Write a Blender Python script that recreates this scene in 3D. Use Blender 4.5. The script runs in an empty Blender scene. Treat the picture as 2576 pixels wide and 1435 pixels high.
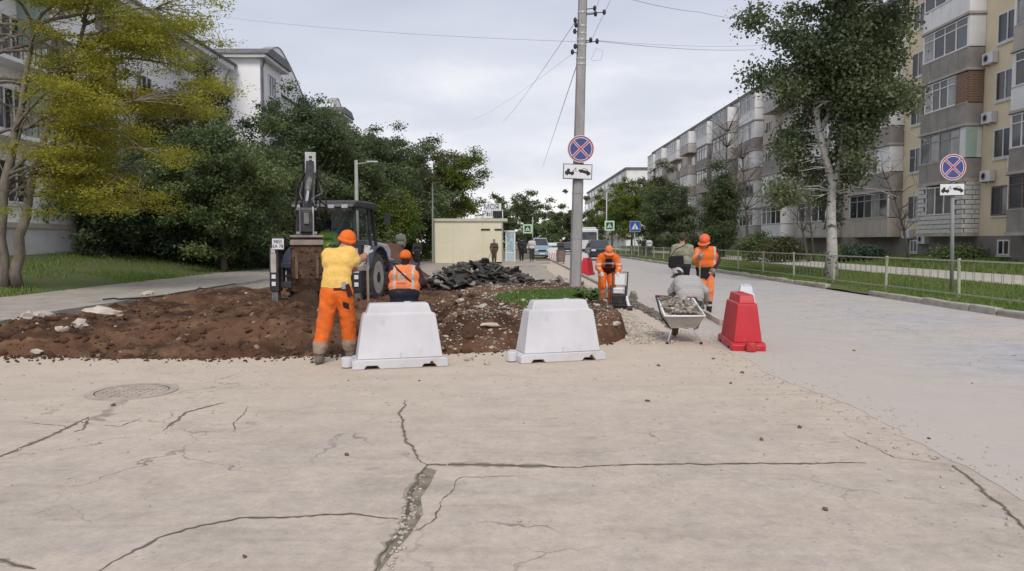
import bpy, math, random
import numpy as np
from mathutils import Vector, Matrix, Euler
R = math.radians
rng = np.random.default_rng(7)
random.seed(7)
sc = bpy.context.scene
col = sc.collection

# ------------------------------------------------------------------ camera
CH, PITCH = 1.65, R(3.417)
cam_d = bpy.data.cameras.new('camera')
cam_d.sensor_width = 36.0
cam_d.lens = 36.0 * 1884.0 / 2576.0
cam_d.clip_start, cam_d.clip_end = 0.05, 2000.0
cam = bpy.data.objects.new('camera', cam_d); col.objects.link(cam)
cam.location = (0, 0, CH); cam.rotation_euler = (R(90) - PITCH, 0, 0)
sc.camera = cam

# ------------------------------------------------------------------ sky, sun, exposure
SUN_EL, SUN_AZ = R(46), R(179)          # azimuth measured from +Y towards +X
world = bpy.data.worlds.new('World'); sc.world = world; world.use_nodes = True
nt = world.node_tree; nt.nodes.clear()
N = nt.nodes.new; L = nt.links.new
out = N('ShaderNodeOutputWorld'); bg = N('ShaderNodeBackground'); bg.inputs[1].default_value = 1.0
sky = N('ShaderNodeTexSky'); sky.sky_type = 'NISHITA'; sky.sun_disc = False
sky.sun_elevation = SUN_EL; sky.sun_rotation = SUN_AZ; sky.dust_density = 4.0; sky.air_density = 1.0
sk = N('ShaderNodeVectorMath'); sk.operation = 'SCALE'; sk.inputs[3].default_value = 0.07
L(sky.outputs[0], sk.inputs[0])
tc = N('ShaderNodeTexCoord'); sep = N('ShaderNodeSeparateXYZ'); L(tc.outputs['Generated'], sep.inputs[0])
mp = N('ShaderNodeMapping'); mp.inputs['Scale'].default_value = (1.0, 1.0, 3.2); L(tc.outputs['Generated'], mp.inputs[0])
ns = N('ShaderNodeTexNoise'); ns.inputs['Scale'].default_value = 2.4; ns.inputs['Detail'].default_value = 5; ns.inputs['Roughness'].default_value = .5
L(mp.outputs[0], ns.inputs['Vector'])
el = N('ShaderNodeMapRange'); el.inputs[1].default_value = 0.0; el.inputs[2].default_value = 0.31; el.inputs[3].default_value = 1.0; el.inputs[4].default_value = 0.0
L(sep.outputs[2], el.inputs[0])
nm = N('ShaderNodeMapRange'); nm.inputs[1].default_value = .35; nm.inputs[2].default_value = .7; nm.inputs[3].default_value = -.22; nm.inputs[4].default_value = .34
L(ns.outputs[0], nm.inputs[0])
ad = N('ShaderNodeMath'); ad.operation = 'ADD'; ad.use_clamp = True; L(el.outputs[0], ad.inputs[0]); L(nm.outputs[0], ad.inputs[1])
cr = N('ShaderNodeValToRGB'); e = cr.color_ramp.elements
e[0].position = 0.0; e[0].color = (0.425, 0.455, 0.535, 1)
e[1].position = 1.0; e[1].color = (0.92, 0.895, 0.855, 1)
q = e.new(.45); q.color = (0.53, 0.552, 0.62, 1)
L(ad.outputs[0], cr.inputs[0])
mx = N('ShaderNodeMix'); mx.data_type = 'RGBA'; mx.inputs[0].default_value = 0.90
L(sk.outputs[0], mx.inputs[6]); L(cr.outputs[0], mx.inputs[7])
L(mx.outputs[2], bg.inputs[0]); L(bg.outputs[0], out.inputs[0])

sun_d = bpy.data.lights.new('sun', 'SUN'); sun_d.energy = 1.5; sun_d.angle = R(24); sun_d.color = (1, .965, .91)
sun = bpy.data.objects.new('sun', sun_d); col.objects.link(sun)
sd = Vector((math.sin(SUN_AZ) * math.cos(SUN_EL), math.cos(SUN_AZ) * math.cos(SUN_EL), math.sin(SUN_EL)))
sun.rotation_euler = (-sd).to_track_quat('-Z', 'Y').to_euler()
sc.view_settings.view_transform = 'Standard'; sc.view_settings.look = 'None'
sc.view_settings.gamma = 1.0; sc.view_settings.exposure = 0.52
sc.view_settings.use_curve_mapping = False
sc.render.engine = 'CYCLES'; sc.cycles.max_bounces = 5; sc.cycles.diffuse_bounces = 3
sc.cycles.glossy_bounces = 2; sc.cycles.transmission_bounces = 3; sc.cycles.transparent_max_bounces = 6
sc.cycles.use_denoising = True

# ------------------------------------------------------------------ helpers
def P(px, py, Y):
    """point at depth Y along the sight line of a position in the 2576 x 1435 survey picture"""
    c, s = math.cos(PITCH), math.sin(PITCH)
    a, b = (px - 1288) / 1884., (717.5 - py) / 1884.
    d = (a, c + b * s, -s + b * c)
    t = Y / d[1]
    return Vector((d[0] * t, Y, CH + d[2] * t))
def G(px, py, z=0.0):
    c, s = math.cos(PITCH), math.sin(PITCH)
    a, b = (px - 1288) / 1884., (717.5 - py) / 1884.
    d = (a, c + b * s, -s + b * c)
    t = (z - CH) / d[2]
    return Vector((d[0] * t, d[1] * t, z))

def tag(o, label=None, cat=None, group=None, kind=None):
    if label: o['label'] = label
    if cat: o['category'] = cat
    if group: o['group'] = group
    if kind: o['kind'] = kind
    return o
def thing(name, label, cat, loc=(0, 0, 0), rz=0.0, group=None):
    o = bpy.data.objects.new(name, None); col.objects.link(o)
    o.empty_display_size = .2
    o.location = loc; o.rotation_euler = (0, 0, rz)
    return tag(o, label, cat, group)
def link(name, me, parent=None, loc=None, rot=None, scale=None):
    o = bpy.data.objects.new(name, me); col.objects.link(o)
    if parent is not None: o.parent = parent
    if loc is not None: o.location = loc
    if rot is not None: o.rotation_euler = rot
    if scale is not None: o.scale = scale
    return o
def np_mesh(name, verts, faces, mats, smooth=False, midx=None, attr=None):
    """verts (n,3), faces (m,k) of one size k"""
    me = bpy.data.meshes.new(name)
    verts = np.asarray(verts, np.float32); faces = np.asarray(faces, np.int32)
    k = faces.shape[1]
    me.vertices.add(len(verts)); me.vertices.foreach_set('co', verts.ravel())
    me.loops.add(faces.size); me.loops.foreach_set('vertex_index', faces.ravel())
    me.polygons.add(len(faces))
    me.polygons.foreach_set('loop_start', np.arange(0, faces.size, k, dtype=np.int32))
    me.polygons.foreach_set('loop_total', np.full(len(faces), k, np.int32))
    for m in (mats if isinstance(mats, (list, tuple)) else [mats]): me.materials.append(m)
    if midx is not None: me.polygons.foreach_set('material_index', np.asarray(midx, np.int32))
    if smooth: me.polygons.foreach_set('use_smooth', np.ones(len(faces), bool))
    if attr is not None:
        a = me.attributes.new('rnd', 'FLOAT', 'FACE'); a.data.foreach_set('value', np.asarray(attr, np.float32))
    me.update(calc_edges=True); me.validate()
    return me
def rotm(rx=0, ry=0, rz=0): return Euler((rx, ry, rz)).to_matrix()

class MB:
    def __init__(self): self.v, self.f = [], []
    def add(self, vs, fs):
        o = len(self.v); self.v += [tuple(p) for p in vs]; self.f += [tuple(i + o for i in f) for f in fs]; return self
    def box(self, c, s, rx=0, ry=0, rz=0, top=(1, 1)):
        m = rotm(rx, ry, rz); c = Vector(c); h = Vector(s) * .5; vs = []
        for z in (-1, 1):
            tx, ty = top if z > 0 else (1, 1)
            for x, y in ((-1, -1), (1, -1), (1, 1), (-1, 1)):
                vs.append(c + m @ Vector((x * h.x * tx, y * h.y * ty, z * h.z)))
        return self.add(vs, [(3, 2, 1, 0), (4, 5, 6, 7), (0, 1, 5, 4), (1, 2, 6, 5), (2, 3, 7, 6), (3, 0, 4, 7)])
    def bb(self, x0, x1, y0, y1, z0, z1):
        return self.box(((x0 + x1) / 2, (y0 + y1) / 2, (z0 + z1) / 2), (abs(x1 - x0), abs(y1 - y0), abs(z1 - z0)))
    def tube(self, pts, r, n=8, cap=True, flat=None):
        pts = [Vector(p) for p in pts]; k = len(pts)
        rs = r if isinstance(r, (list, tuple, np.ndarray)) else [r] * k
        vs, up = [], None
        for i, p in enumerate(pts):
            t = (pts[min(i + 1, k - 1)] - pts[max(i - 1, 0)])
            t = t.normalized() if t.length > 1e-9 else Vector((0, 0, 1))
            if up is None: up = Vector((1, 0, 0)) if abs(t.x) < .8 else Vector((0, 1, 0))
            a = (up - t * up.dot(t)).normalized(); b = t.cross(a); up = a
            for j in range(n):
                w = 2 * math.pi * j / n
                vs.append(p + (a * math.cos(w) + b * math.sin(w)) * rs[i])
        fs = [(i * n + j, i * n + (j + 1) % n, (i + 1) * n + (j + 1) % n, (i + 1) * n + j) for i in range(k - 1) for j in range(n)]
        if cap: fs += [tuple(range(n - 1, -1, -1)), tuple((k - 1) * n + j for j in range(n))]
        return self.add(vs, fs)
    def prism(self, poly, axis, a, b):
        n = len(poly); vs = []
        for t in (a, b):
            for u, w in poly:
                vs.append({'x': (t, u, w), 'y': (u, t, w), 'z': (u, w, t)}[axis])
        return self.add(vs, [tuple(range(n)), tuple(range(2 * n - 1, n - 1, -1))] + [(i, i + n, (i + 1) % n + n, (i + 1) % n) for i in range(n)])
    def disc(self, c, r, axis, t, n=24, r2=None):
        c = Vector(c); d = {'x': Vector((1, 0, 0)), 'y': Vector((0, 1, 0)), 'z': Vector((0, 0, 1))}[axis] * t * .5
        return self.tube([c - d, c + d], [r, r2 if r2 else r], n)
    def ring(self, c, r0, r1, axis, t, n=28):
        c = Vector(c); vs = []
        for rr in (r0, r1):
            for s in (-.5, .5):
                for j in range(n):
                    w = 2 * math.pi * j / n; u, v = rr * math.cos(w), rr * math.sin(w)
                    vs.append(c + Vector({'x': (s * t, u, v), 'y': (u, s * t, v), 'z': (u, v, s * t)}[axis]))
        fs = []
        for j in range(n):
            k = (j + 1) % n
            fs += [(j, k, n + k, n + j), (2 * n + j, 3 * n + j, 3 * n + k, 2 * n + k), (j, 2 * n + j, 2 * n + k, k), (n + j, n + k, 3 * n + k, 3 * n + j)]
        return self.add(vs, fs)
    def ball(self, c, r, nu=12, nv=8, m=None):
        r = Vector((r, r, r)) if isinstance(r, (int, float)) else Vector(r); c = Vector(c)
        vs, fs = [], []
        for i in range(nv + 1):
            a = math.pi * i / nv
            for j in range(nu):
                w = 2 * math.pi * j / nu
                p = Vector((r.x * math.sin(a) * math.cos(w), r.y * math.sin(a) * math.sin(w), r.z * math.cos(a)))
                vs.append(c + (m @ p if m else p))
        for i in range(nv):
            for j in range(nu):
                fs.append((i * nu + j, (i + 1) * nu + j, (i + 1) * nu + (j + 1) % nu, i * nu + (j + 1) % nu))
        return self.add(vs, fs)
    def mesh(self, name, mat, smooth=False):
        me = bpy.data.meshes.new(name); me.from_pydata(self.v, [], self.f)
        for m in (mat if isinstance(mat, (list, tuple)) else [mat]): me.materials.append(m)
        if smooth: me.polygons.foreach_set('use_smooth', np.ones(len(me.polygons), bool))
        me.update(); return me
    def build(self, name, mat, parent=None, smooth=False, bevel=0, seg=2, label=None):
        o = link(name, self.mesh(name, mat, smooth), parent)
        if bevel:
            b = o.modifiers.new('bevel', 'BEVEL'); b.width = bevel; b.segments = seg; b.limit_method = 'ANGLE'; b.angle_limit = R(35)
            if smooth is False:
                o.data.polygons.foreach_set('use_smooth', np.ones(len(o.data.polygons), bool))
            b.harden_normals = True
        if label: o['label'] = label
        return o

def mat(name, c, rough=.8, c2=None, scale=4.0, amt=1.0, bump=0.0, bscale=None, metal=0.0, stretch=None, c3=None, s3=1.0, lo=.35, hi=.65, lo3=.5, hi3=.75, spec=.3, detail=5, trans=0):
    m = bpy.data.materials.new(name); m.use_nodes = True
    nt = m.node_tree; b = nt.nodes['Principled BSDF']
    b.inputs['Roughness'].default_value = rough; b.inputs['Metallic'].default_value = metal
    b.inputs['Specular IOR Level'].default_value = spec
    if trans: b.inputs['Alpha'].default_value = trans
    c = (*c, 1)
    b.inputs['Base Color'].default_value = c
    if c2 is None and not bump: return m
    tc = nt.nodes.new('ShaderNodeTexCoord'); v = tc.outputs['Object']
    if stretch:
        mp = nt.nodes.new('ShaderNodeMapping'); mp.inputs['Scale'].default_value = stretch
        nt.links.new(v, mp.inputs[0]); v = mp.outputs[0]
    def noise(s, d=detail):
        n = nt.nodes.new('ShaderNodeTexNoise'); n.inputs['Scale'].default_value = s; n.inputs['Detail'].default_value = d
        n.inputs['Roughness'].default_value = .6; nt.links.new(v, n.inputs['Vector']); return n.outputs[0]
    def rng_(o, a, z, t=1.0):
        r = nt.nodes.new('ShaderNodeMapRange'); r.inputs[1].default_value = a; r.inputs[2].default_value = z; r.inputs[4].default_value = t
        nt.links.new(o, r.inputs[0]); return r.outputs[0]
    def mix(f, x, y):
        k = nt.nodes.new('ShaderNodeMix'); k.data_type = 'RGBA'; nt.links.new(f, k.inputs[0])
        for i, w in ((6, x), (7, y)):
            if isinstance(w, tuple): k.inputs[i].default_value = w
            else: nt.links.new(w, k.inputs[i])
        return k.outputs[2]
    o = c
    if c2 is not None: o = mix(rng_(noise(scale), lo, hi, amt), c, (*c2, 1))
    if c3 is not None: o = mix(rng_(noise(s3), lo3, hi3), o, (*c3, 1))
    if c2 is not None: nt.links.new(o, b.inputs['Base Color'])
    if bump:
        bp = nt.nodes.new('ShaderNodeBump'); bp.inputs['Strength'].default_value = 1.0; bp.inputs['Distance'].default_value = bump
        nt.links.new(noise(bscale or scale * 4, 6), bp.inputs['Height']); nt.links.new(bp.outputs[0], b.inputs['Normal'])
    return m

def leafmat(name, a, b_, c_=None, tr=.35):
    """two or three leaf colours picked per leaf, some light passing through"""
    m = bpy.data.materials.new(name); m.use_nodes = True; nt = m.node_tree
    b = nt.nodes['Principled BSDF']; b.inputs['Roughness'].default_value = .55; b.inputs['Specular IOR Level'].default_value = .25
    at = nt.nodes.new('ShaderNodeAttribute'); at.attribute_name = 'rnd'
    cr = nt.nodes.new('ShaderNodeValToRGB'); e = cr.color_ramp.elements
    e[0].color = (*a, 1); e[1].color = (*b_, 1); e[1].position = .75 if c_ else 1.0
    if c_: q = e.new(1.0); q.color = (*c_, 1)
    nt.links.new(at.outputs['Fac'], cr.inputs[0]); nt.links.new(cr.outputs[0], b.inputs['Base Color'])
    t = nt.nodes.new('ShaderNodeBsdfTranslucent'); nt.links.new(cr.outputs[0], t.inputs[0])
    ms = nt.nodes.new('ShaderNodeMixShader'); ms.inputs[0].default_value = tr
    nt.links.new(b.outputs[0], ms.inputs[1]); nt.links.new(t.outputs[0], ms.inputs[2])
    nt.links.new(ms.outputs[0], nt.nodes['Material Output'].inputs[0])
    return m

# value noise on the plane
_tab = np.random.default_rng(3).random((256, 256))
def vnoise(x, y):
    x = np.asarray(x, float); y = np.asarray(y, float)
    xi = np.floor(x).astype(int); yi = np.floor(y).astype(int); fx = x - xi; fy = y - yi
    fx = fx * fx * (3 - 2 * fx); fy = fy * fy * (3 - 2 * fy)
    g = lambda i, j: _tab[i & 255, j & 255]
    return (g(xi, yi) * (1 - fx) + g(xi + 1, yi) * fx) * (1 - fy) + (g(xi, yi + 1) * (1 - fx) + g(xi + 1, yi + 1) * fx) * fy
def fbm(x, y, o=4, ga=.5):
    s = 0; a = 1; t = 0
    for i in range(o):
        s = s + a * (vnoise(x * 2 ** i + 17.3 * i, y * 2 ** i + 9.1 * i) - .5); t += a; a *= ga
    return s / t * 2
def sst(a, b, x):
    t = np.clip((np.asarray(x, float) - a) / (b - a), 0, 1); return t * t * (3 - 2 * t)
def grid_mesh(name, xs, ys, hf, m, smooth=True):
    X, Y = np.meshgrid(xs, ys); Z = hf(X, Y)
    v = np.stack([X.ravel(), Y.ravel(), Z.ravel()], 1); nx, ny = len(xs), len(ys)
    i = np.arange(nx * ny).reshape(ny, nx)
    f = np.stack([i[:-1, :-1].ravel(), i[:-1, 1:].ravel(), i[1:, 1:].ravel(), i[1:, :-1].ravel()], 1)
    return np_mesh(name, v, f, m, smooth)
def text_mesh(txt, size, depth=.004):
    cu = bpy.data.curves.new('lettering', 'FONT'); cu.body = txt; cu.size = size; cu.align_x = 'CENTER'; cu.align_y = 'CENTER'; cu.extrude = depth
    o = bpy.data.objects.new('lettering', cu); col.objects.link(o)
    dg = bpy.context.evaluated_depsgraph_get(); me = bpy.data.meshes.new_from_object(o.evaluated_get(dg))
    bpy.data.objects.remove(o); return me
# ------------------------------------------------------------------ materials of the setting
def ground_mat(name, base, dusty, stain, grey, dust_x=None, dust_y=None):
    m = bpy.data.materials.new(name); m.use_nodes = True; nt = m.node_tree
    b = nt.nodes['Principled BSDF']; b.inputs['Roughness'].default_value = .9; b.inputs['Specular IOR Level'].default_value = .2
    tc = nt.nodes.new('ShaderNodeTexCoord')
    def mp(s, r=0):
        k = nt.nodes.new('ShaderNodeMapping'); k.inputs['Scale'].default_value = s; k.inputs['Rotation'].default_value = (0, 0, r)
        nt.links.new(tc.outputs['Object'], k.inputs[0]); return k.outputs[0]
    def noise(v, s, d=5, ro=.6):
        n = nt.nodes.new('ShaderNodeTexNoise'); n.inputs['Scale'].default_value = s; n.inputs['Detail'].default_value = d; n.inputs['Roughness'].default_value = ro
        nt.links.new(v, n.inputs['Vector']); return n.outputs[0]
    def rg(o, a, z, t0=0, t1=1):
        r = nt.nodes.new('ShaderNodeMapRange')
        for i, w in ((1, a), (2, z), (3, t0), (4, t1)): r.inputs[i].default_value = w
        nt.links.new(o, r.inputs[0]); return r.outputs[0]
    def mix(f, x, y, mode='MIX'):
        k = nt.nodes.new('ShaderNodeMix'); k.data_type = 'RGBA'; k.blend_type = mode
        if isinstance(f, float): k.inputs[0].default_value = f
        else: nt.links.new(f, k.inputs[0])
        for i, w in ((6, x), (7, y)):
            if isinstance(w, tuple): k.inputs[i].default_value = (*w, 1)
            else: nt.links.new(w, k.inputs[i])
        return k.outputs[2]
    one = mp((1, 1, 1))
    c = mix(rg(noise(one, .35, 4), .38, .62), base, dusty)
    c = mix(rg(noise(mp((.5, 2.6, 1), R(-6)), .9, 5), .5, .72, 0, .75), c, grey)           # swept dust and tyre drags
    c = mix(rg(noise(mp((.35, 6, 1), R(4)), 1.3, 6, .7), .56, .72, 0, .45), c, stain)
    c = mix(rg(noise(mp((1.2, 3.0, 1)), 1.9, 3), .66, .74, 0, .6), c, stain)
    c = mix(rg(noise(mp((1, 1.7, 1)), .8, 7, .72), .52, .70, 0, .55), c, stain)
    c = mix(rg(noise(mp((1, 1.4, 1), R(30)), .55, 6, .65), .55, .68, 0, .6), c, dusty)              # stains
    c = mix(rg(noise(one, 46, 4, .7), .56, .72, 0, .7), c, stain)                              # grit
    c = mix(rg(noise(one, 70, 3, .7), .60, .74, 0, .6), c, (.62, .6, .56))
    vo = nt.nodes.new('ShaderNodeTexVoronoi'); vo.inputs['Scale'].default_value = 16; nt.links.new(one, vo.inputs['Vector'])
    pit = nt.nodes.new('ShaderNodeMath'); pit.operation = 'MULTIPLY'; nt.links.new(rg(vo.outputs['Distance'], .10, .22, 1, 0), pit.inputs[0]); nt.links.new(rg(noise(one, 1.1, 4), .48, .62), pit.inputs[1])
    c = mix(pit.outputs[0], c, stain)                                                        # pitting
    wob = nt.nodes.new('ShaderNodeVectorMath'); wob.operation = 'MULTIPLY_ADD'; nz = nt.nodes.new('ShaderNodeTexNoise'); nz.inputs['Scale'].default_value = 4; nz.inputs['Detail'].default_value = 5; nt.links.new(one, nz.inputs['Vector'])
    nt.links.new(nz.outputs['Color'], wob.inputs[0]); wob.inputs[1].default_value = (.5, .5, 0); nt.links.new(one, wob.inputs[2])
    ve = nt.nodes.new('ShaderNodeTexVoronoi'); ve.feature = 'DISTANCE_TO_EDGE'; ve.inputs['Scale'].default_value = .85; nt.links.new(wob.outputs[0], ve.inputs['Vector'])
    hc = nt.nodes.new('ShaderNodeMath'); hc.operation = 'MULTIPLY'; nt.links.new(rg(ve.outputs['Distance'], .0035, .010, .8, 0), hc.inputs[0]); nt.links.new(rg(noise(one, .45, 3), .50, .60), hc.inputs[1])
    c = mix(hc.outputs[0], c, tuple(x * .5 for x in stain))                                  # hairline crazing
    f1 = rg(noise(one, 2.6, 7, .75), .25, .75, .80, 1.16); f2 = rg(noise(one, 13, 6, .75), .25, .75, .84, 1.13)
    fm0 = nt.nodes.new('ShaderNodeMath'); fm0.operation = 'MULTIPLY'; nt.links.new(f1, fm0.inputs[0]); nt.links.new(f2, fm0.inputs[1]); f = fm0.outputs[0]
    fm = nt.nodes.new('ShaderNodeVectorMath'); fm.operation = 'SCALE'; nt.links.new(c, fm.inputs[0]); nt.links.new(f, fm.inputs[3]); c = fm.outputs[0]
    if dust_x:
        sp = nt.nodes.new('ShaderNodeSeparateXYZ'); nt.links.new(tc.outputs['Object'], sp.inputs[0])
        w = nt.nodes.new('ShaderNodeMath'); w.operation = 'MULTIPLY_ADD'; nt.links.new(noise(one, .5, 5, .65), w.inputs[0]); w.inputs[1].default_value = 3.4; nt.links.new(sp.outputs[0], w.inputs[2])
        c = mix(rg(w.outputs[0], dust_x[0], dust_x[1], 1.0, 0), c, dusty)
    if dust_y:                                                                               # earth dust trodden out of the dig
        sp = nt.nodes.new('ShaderNodeSeparateXYZ'); nt.links.new(tc.outputs['Object'], sp.inputs[0])
        w = nt.nodes.new('ShaderNodeMath'); w.operation = 'MULTIPLY_ADD'; nt.links.new(noise(one, .55, 6, .7), w.inputs[0]); w.inputs[1].default_value = 7.0; nt.links.new(sp.outputs[1], w.inputs[2])
        c = mix(rg(w.outputs[0], dust_y[0], dust_y[1], 0, .62), c, (.575, .468, .365))
    nt.links.new(c, b.inputs['Base Color'])
    bp = nt.nodes.new('ShaderNodeBump'); bp.inputs['Distance'].default_value = .004; nt.links.new(noise(one, 45, 4, .7), bp.inputs['Height'])
    nt.links.new(bp.outputs[0], b.inputs['Normal'])
    return m
M = {}
M['concrete'] = ground_mat('dusty_concrete', (.470, .400, .335), (.520, .440, .365), (.30, .252, .21), (.435, .385, .345), dust_y=(8.5, 14.5))
M['asphalt'] = ground_mat('dusty_asphalt', (.428, .410, .415), (.485, .428, .372), (.315, .302, .305), (.462, .442, .445), dust_x=(4.7, 9.2))
M['path'] = mat('path_asphalt', (.335, .295, .25), .9, (.42, .37, .315), 1.0, bump=.004, bscale=50, c3=(.24, .225, .21), s3=3)
M['earth'] = mat('brown_earth', (.128, .064, .034), .95, (.046, .022, .012), .8, bump=.04, bscale=11, c3=(.185, .108, .060), s3=2.6, lo3=.52, hi3=.7, lo=.42, hi=.6)
M['gravel'] = mat('beige_gravel', (.41, .36, .295), .95, (.30, .255, .205), 1.5, bump=.02, bscale=22, c3=(.50, .46, .40), s3=9)
M['soil'] = mat('lawn_soil', (.085, .125, .035), .95, (.115, .12, .05), 1.3, bump=.03, bscale=9, c3=(.13, .105, .06), s3=.6, lo3=.62, hi3=.8)
M['soil2'] = mat('bed_soil', (.07, .08, .035), .95, (.11, .09, .055), 1.3, bump=.03, bscale=9)
M['kerb'] = mat('kerb_concrete', (.43, .40, .35), .9, (.31, .285, .25), 3, bump=.006, bscale=20, c3=(.22, .20, .17), s3=1.2, lo3=.55)
M['crack'] = mat('crack_shadow_dirt', (.09, .075, .06), .95, (.17, .145, .115), 6)
M['stone'] = mat('pale_limestone', (.52, .47, .40), .9, (.36, .31, .25), 3, bump=.01, bscale=12)
M['stone_w'] = mat('white_limestone', (.60, .51, .43), .9, (.44, .36, .29), 3, bump=.01, bscale=12)
M['clod'] = mat('earth_clod', (.115, .058, .031), .95, (.05, .025, .014), 3, bump=.02, bscale=18)
M['basemat'] = mat('bare_ground', (.2, .18, .13), .95, (.12, .12, .06), .2)

# ------------------------------------------------------------------ ground sheets
g = MB().bb(-500, 500, -60, 900, -1.3, -1.0).build('ground', M['basemat']); tag(g, kind='structure')

FX = [-13, -10.5, -9, -7, -4, -2.4, -.9, .3, 1.2, 1.7, 1.95, 2.1]
FY = [11.3, 11.2, 10.85, 10.5, 10.38, 10.6, 10.95, 11.0, 11.5, 12.2, 12.75, 13.0]
def front(x): return np.interp(x, FX, FY)
def site_h(x, y):
    f = front(x) + .34 * fbm(x * 1.3, y * .4, 5, .65)
    h = .06 + .20 * fbm(x * .55 + 3, y * .8, 4, .5) + .12 * fbm(x * 1.4, y * 1.4, 5, .62) + .11 * (.35 - np.abs(fbm(x * 2.1 + 5, y * 2.6, 4, .65))) + .09 * fbm(x * 4.5, y * 4.5, 4, .7)
    h = h + .24 * np.exp(-((x + 4.6) / 2.6) ** 2 - ((y - 12.4) / 1.1) ** 2)                # spoil thrown to the front
    h = h + .42 * np.exp(-((x + 4.2) / .62) ** 2 - ((y - 15.1) / .8) ** 2)                  # heap under the bucket
    h = h + .12 * np.exp(-((x + 8.0) / 1.3) ** 2 - ((y - 12.8) / .9) ** 2)
    h = h - .36 * np.exp(-((x + 2.1) / .8) ** 4 - ((y - 14.0) / 1.3) ** 4)                  # hole the man stands in
    edge = 1.92 + .12 * fbm(y * 1.3, y * .3, 3)
    bank = sst(-1.75, -.75, x + .3 * fbm(x, y, 3)) * (1 - sst(edge - .1, edge + .12, x)) * sst(11.0, 12.25, y + .35 * fbm(x * 1.5, y, 4) - .7 * sst(.8, 1.9, x)) * (1 - sst(20.5, 25.0, y))
    h = h * (1 - .45 * bank) + .40 * bank
    h = h * (1 - sst(edge - .1, edge + .15, x)) - .03 * sst(edge, edge + .15, x)
    h = h * (1 - .8 * sst(23, 27, y))
    h = np.where(y < f + .35, np.minimum(h, -.06 + sst(-.12, .33, y - f) * (h + .06)), h)
    return h * sst(-9.72, -9.35, x) - .05 * (1 - sst(-9.72, -9.35, x)) * 1.0
xs = np.arange(-9.78, 2.31, .045); ys = np.concatenate([np.arange(9.6, 18, .045), np.arange(18, 30.1, .1)])
earth = link('excavated_earth', grid_mesh('excavated_earth', xs, ys, site_h, M['earth'])); tag(earth, kind='structure')

# concrete apron of the junction: its far edge follows the excavation
ax = np.linspace(-13.0, 1.95, 110); ay = front(ax) + .16 * fbm(ax * 2.2, ax * 0, 4) + .22
vs = [(-60, -12, 0), (3.75, -12, 0), (3.75, 62, 0), (1.95, 62, 0)] + [(float(x), float(y), 0) for x, y in zip(ax[::-1], ay[::-1])] + [(-60, 11.3, 0)]
mb = MB(); mb.add(vs, [tuple(range(len(vs)))]); apron = mb.build('pavement', M['concrete']); tag(apron, kind='structure')
gv = link('gravel_yard', grid_mesh('gravel_yard', np.arange(-9.7, 1.97, .22), np.arange(22, 64, .22), lambda x, y: -.03 + .085 * sst(22, 26, y) + .05 * fbm(x * 1.3, y * 1.3, 4), M['gravel'])); tag(gv, kind='structure')
ry = np.concatenate([np.arange(-12, 24, .12), [30, 60, 420]]); rx = 3.28 + np.where(ry < 24, .42 * fbm(ry * .45, ry * 0 + 2, 6, .72), 0)
rv = [(float(a), float(b), .004) for a, b in zip(rx, ry)] + [(10.78, float(b), .004) for b in ry]; rn = len(ry)
rv += [(a + .004, b, -.02) for a, b, c in rv[:rn]]
road = MB().add(rv, [(i, rn + i, rn + i + 1, i + 1) for i in range(rn - 1)] + [(2 * rn + i, i, i + 1, 2 * rn + i + 1) for i in range(rn - 1)]).build('road', M['asphalt']); tag(road, kind='structure')
far = MB().add([(-60, 62, -.02), (3.31, 62, -.02), (3.31, 420, -.02), (-60, 420, -.02)], [(0, 1, 2, 3)]).build('ground', M['basemat']); tag(far, kind='structure')

# footpath on the left, a raised slab with a broken edge
py = np.arange(4, 62, .3); pe = -9.7 + .10 * fbm(py * 1.1, py * 0, 4) + .45 * np.exp(-((py - 12.8) / 1.2) ** 2)
pv = [(-13.5 + .10 * math.sin(y * .4) + .06 * float(fbm(y * .9, 3., 3)) - (1.5 * math.exp(-((y - 32.5) / 2.2) ** 2)), float(y)) for y in py]
mb = MB(); n = len(py)
V = [(a, b, .17) for a, b in pv] + [(float(x), float(y), .16) for x, y in zip(pe, py)] + [(float(x) + .03, float(y), -.2) for x, y in zip(pe, py)]
mb.add(V, [(i, n + i, n + i + 1, i + 1) for i in range(n - 1)] + [(n + i, 2 * n + i, 2 * n + i + 1, n + i + 1) for i in range(n - 1)])
fp = mb.build('footpath', M['path']); tag(fp, kind='structure')

def lawn_l(x, y): return .150 + 1.03 * (1 - sst(-20.5, -13.2, x)) + .05 * fbm(x * .5, y * .5, 3)
lw = link('lawn', grid_mesh('lawn', np.arange(-34, -13.1, .35), np.arange(4, 130, .5), lambda x, y: lawn_l(x, y) - .03 * sst(-13.6, -13.2, x), M['soil'])); tag(lw, kind='structure')
def lawn_r(x, y): return .12 + .09 * sst(10.8, 16, x) + .5 * sst(18.5, 24, x) + .03 * fbm(x * .7, y * .7, 3)
lr = link('lawn', grid_mesh('lawn', np.arange(10.70, 26, .3), np.arange(2, 150, .5), lambda x, y: lawn_r(x, y) - .06 * (1 - sst(10.7, 11.0, x)), M['soil'])); tag(lr, kind='structure')
lp = link('footpath', grid_mesh('footpath', np.array([16.0, 17.2, 18.4, 19.2]), np.arange(2, 140, .6), lambda x, y: .25 + .03 * (x - 16) + 0 * y, M['path'])); tag(lp, kind='structure')
lp.data.materials[0] = mat('pale_path', (.50, .46, .40), .9, (.40, .37, .32), 1.2)

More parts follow.
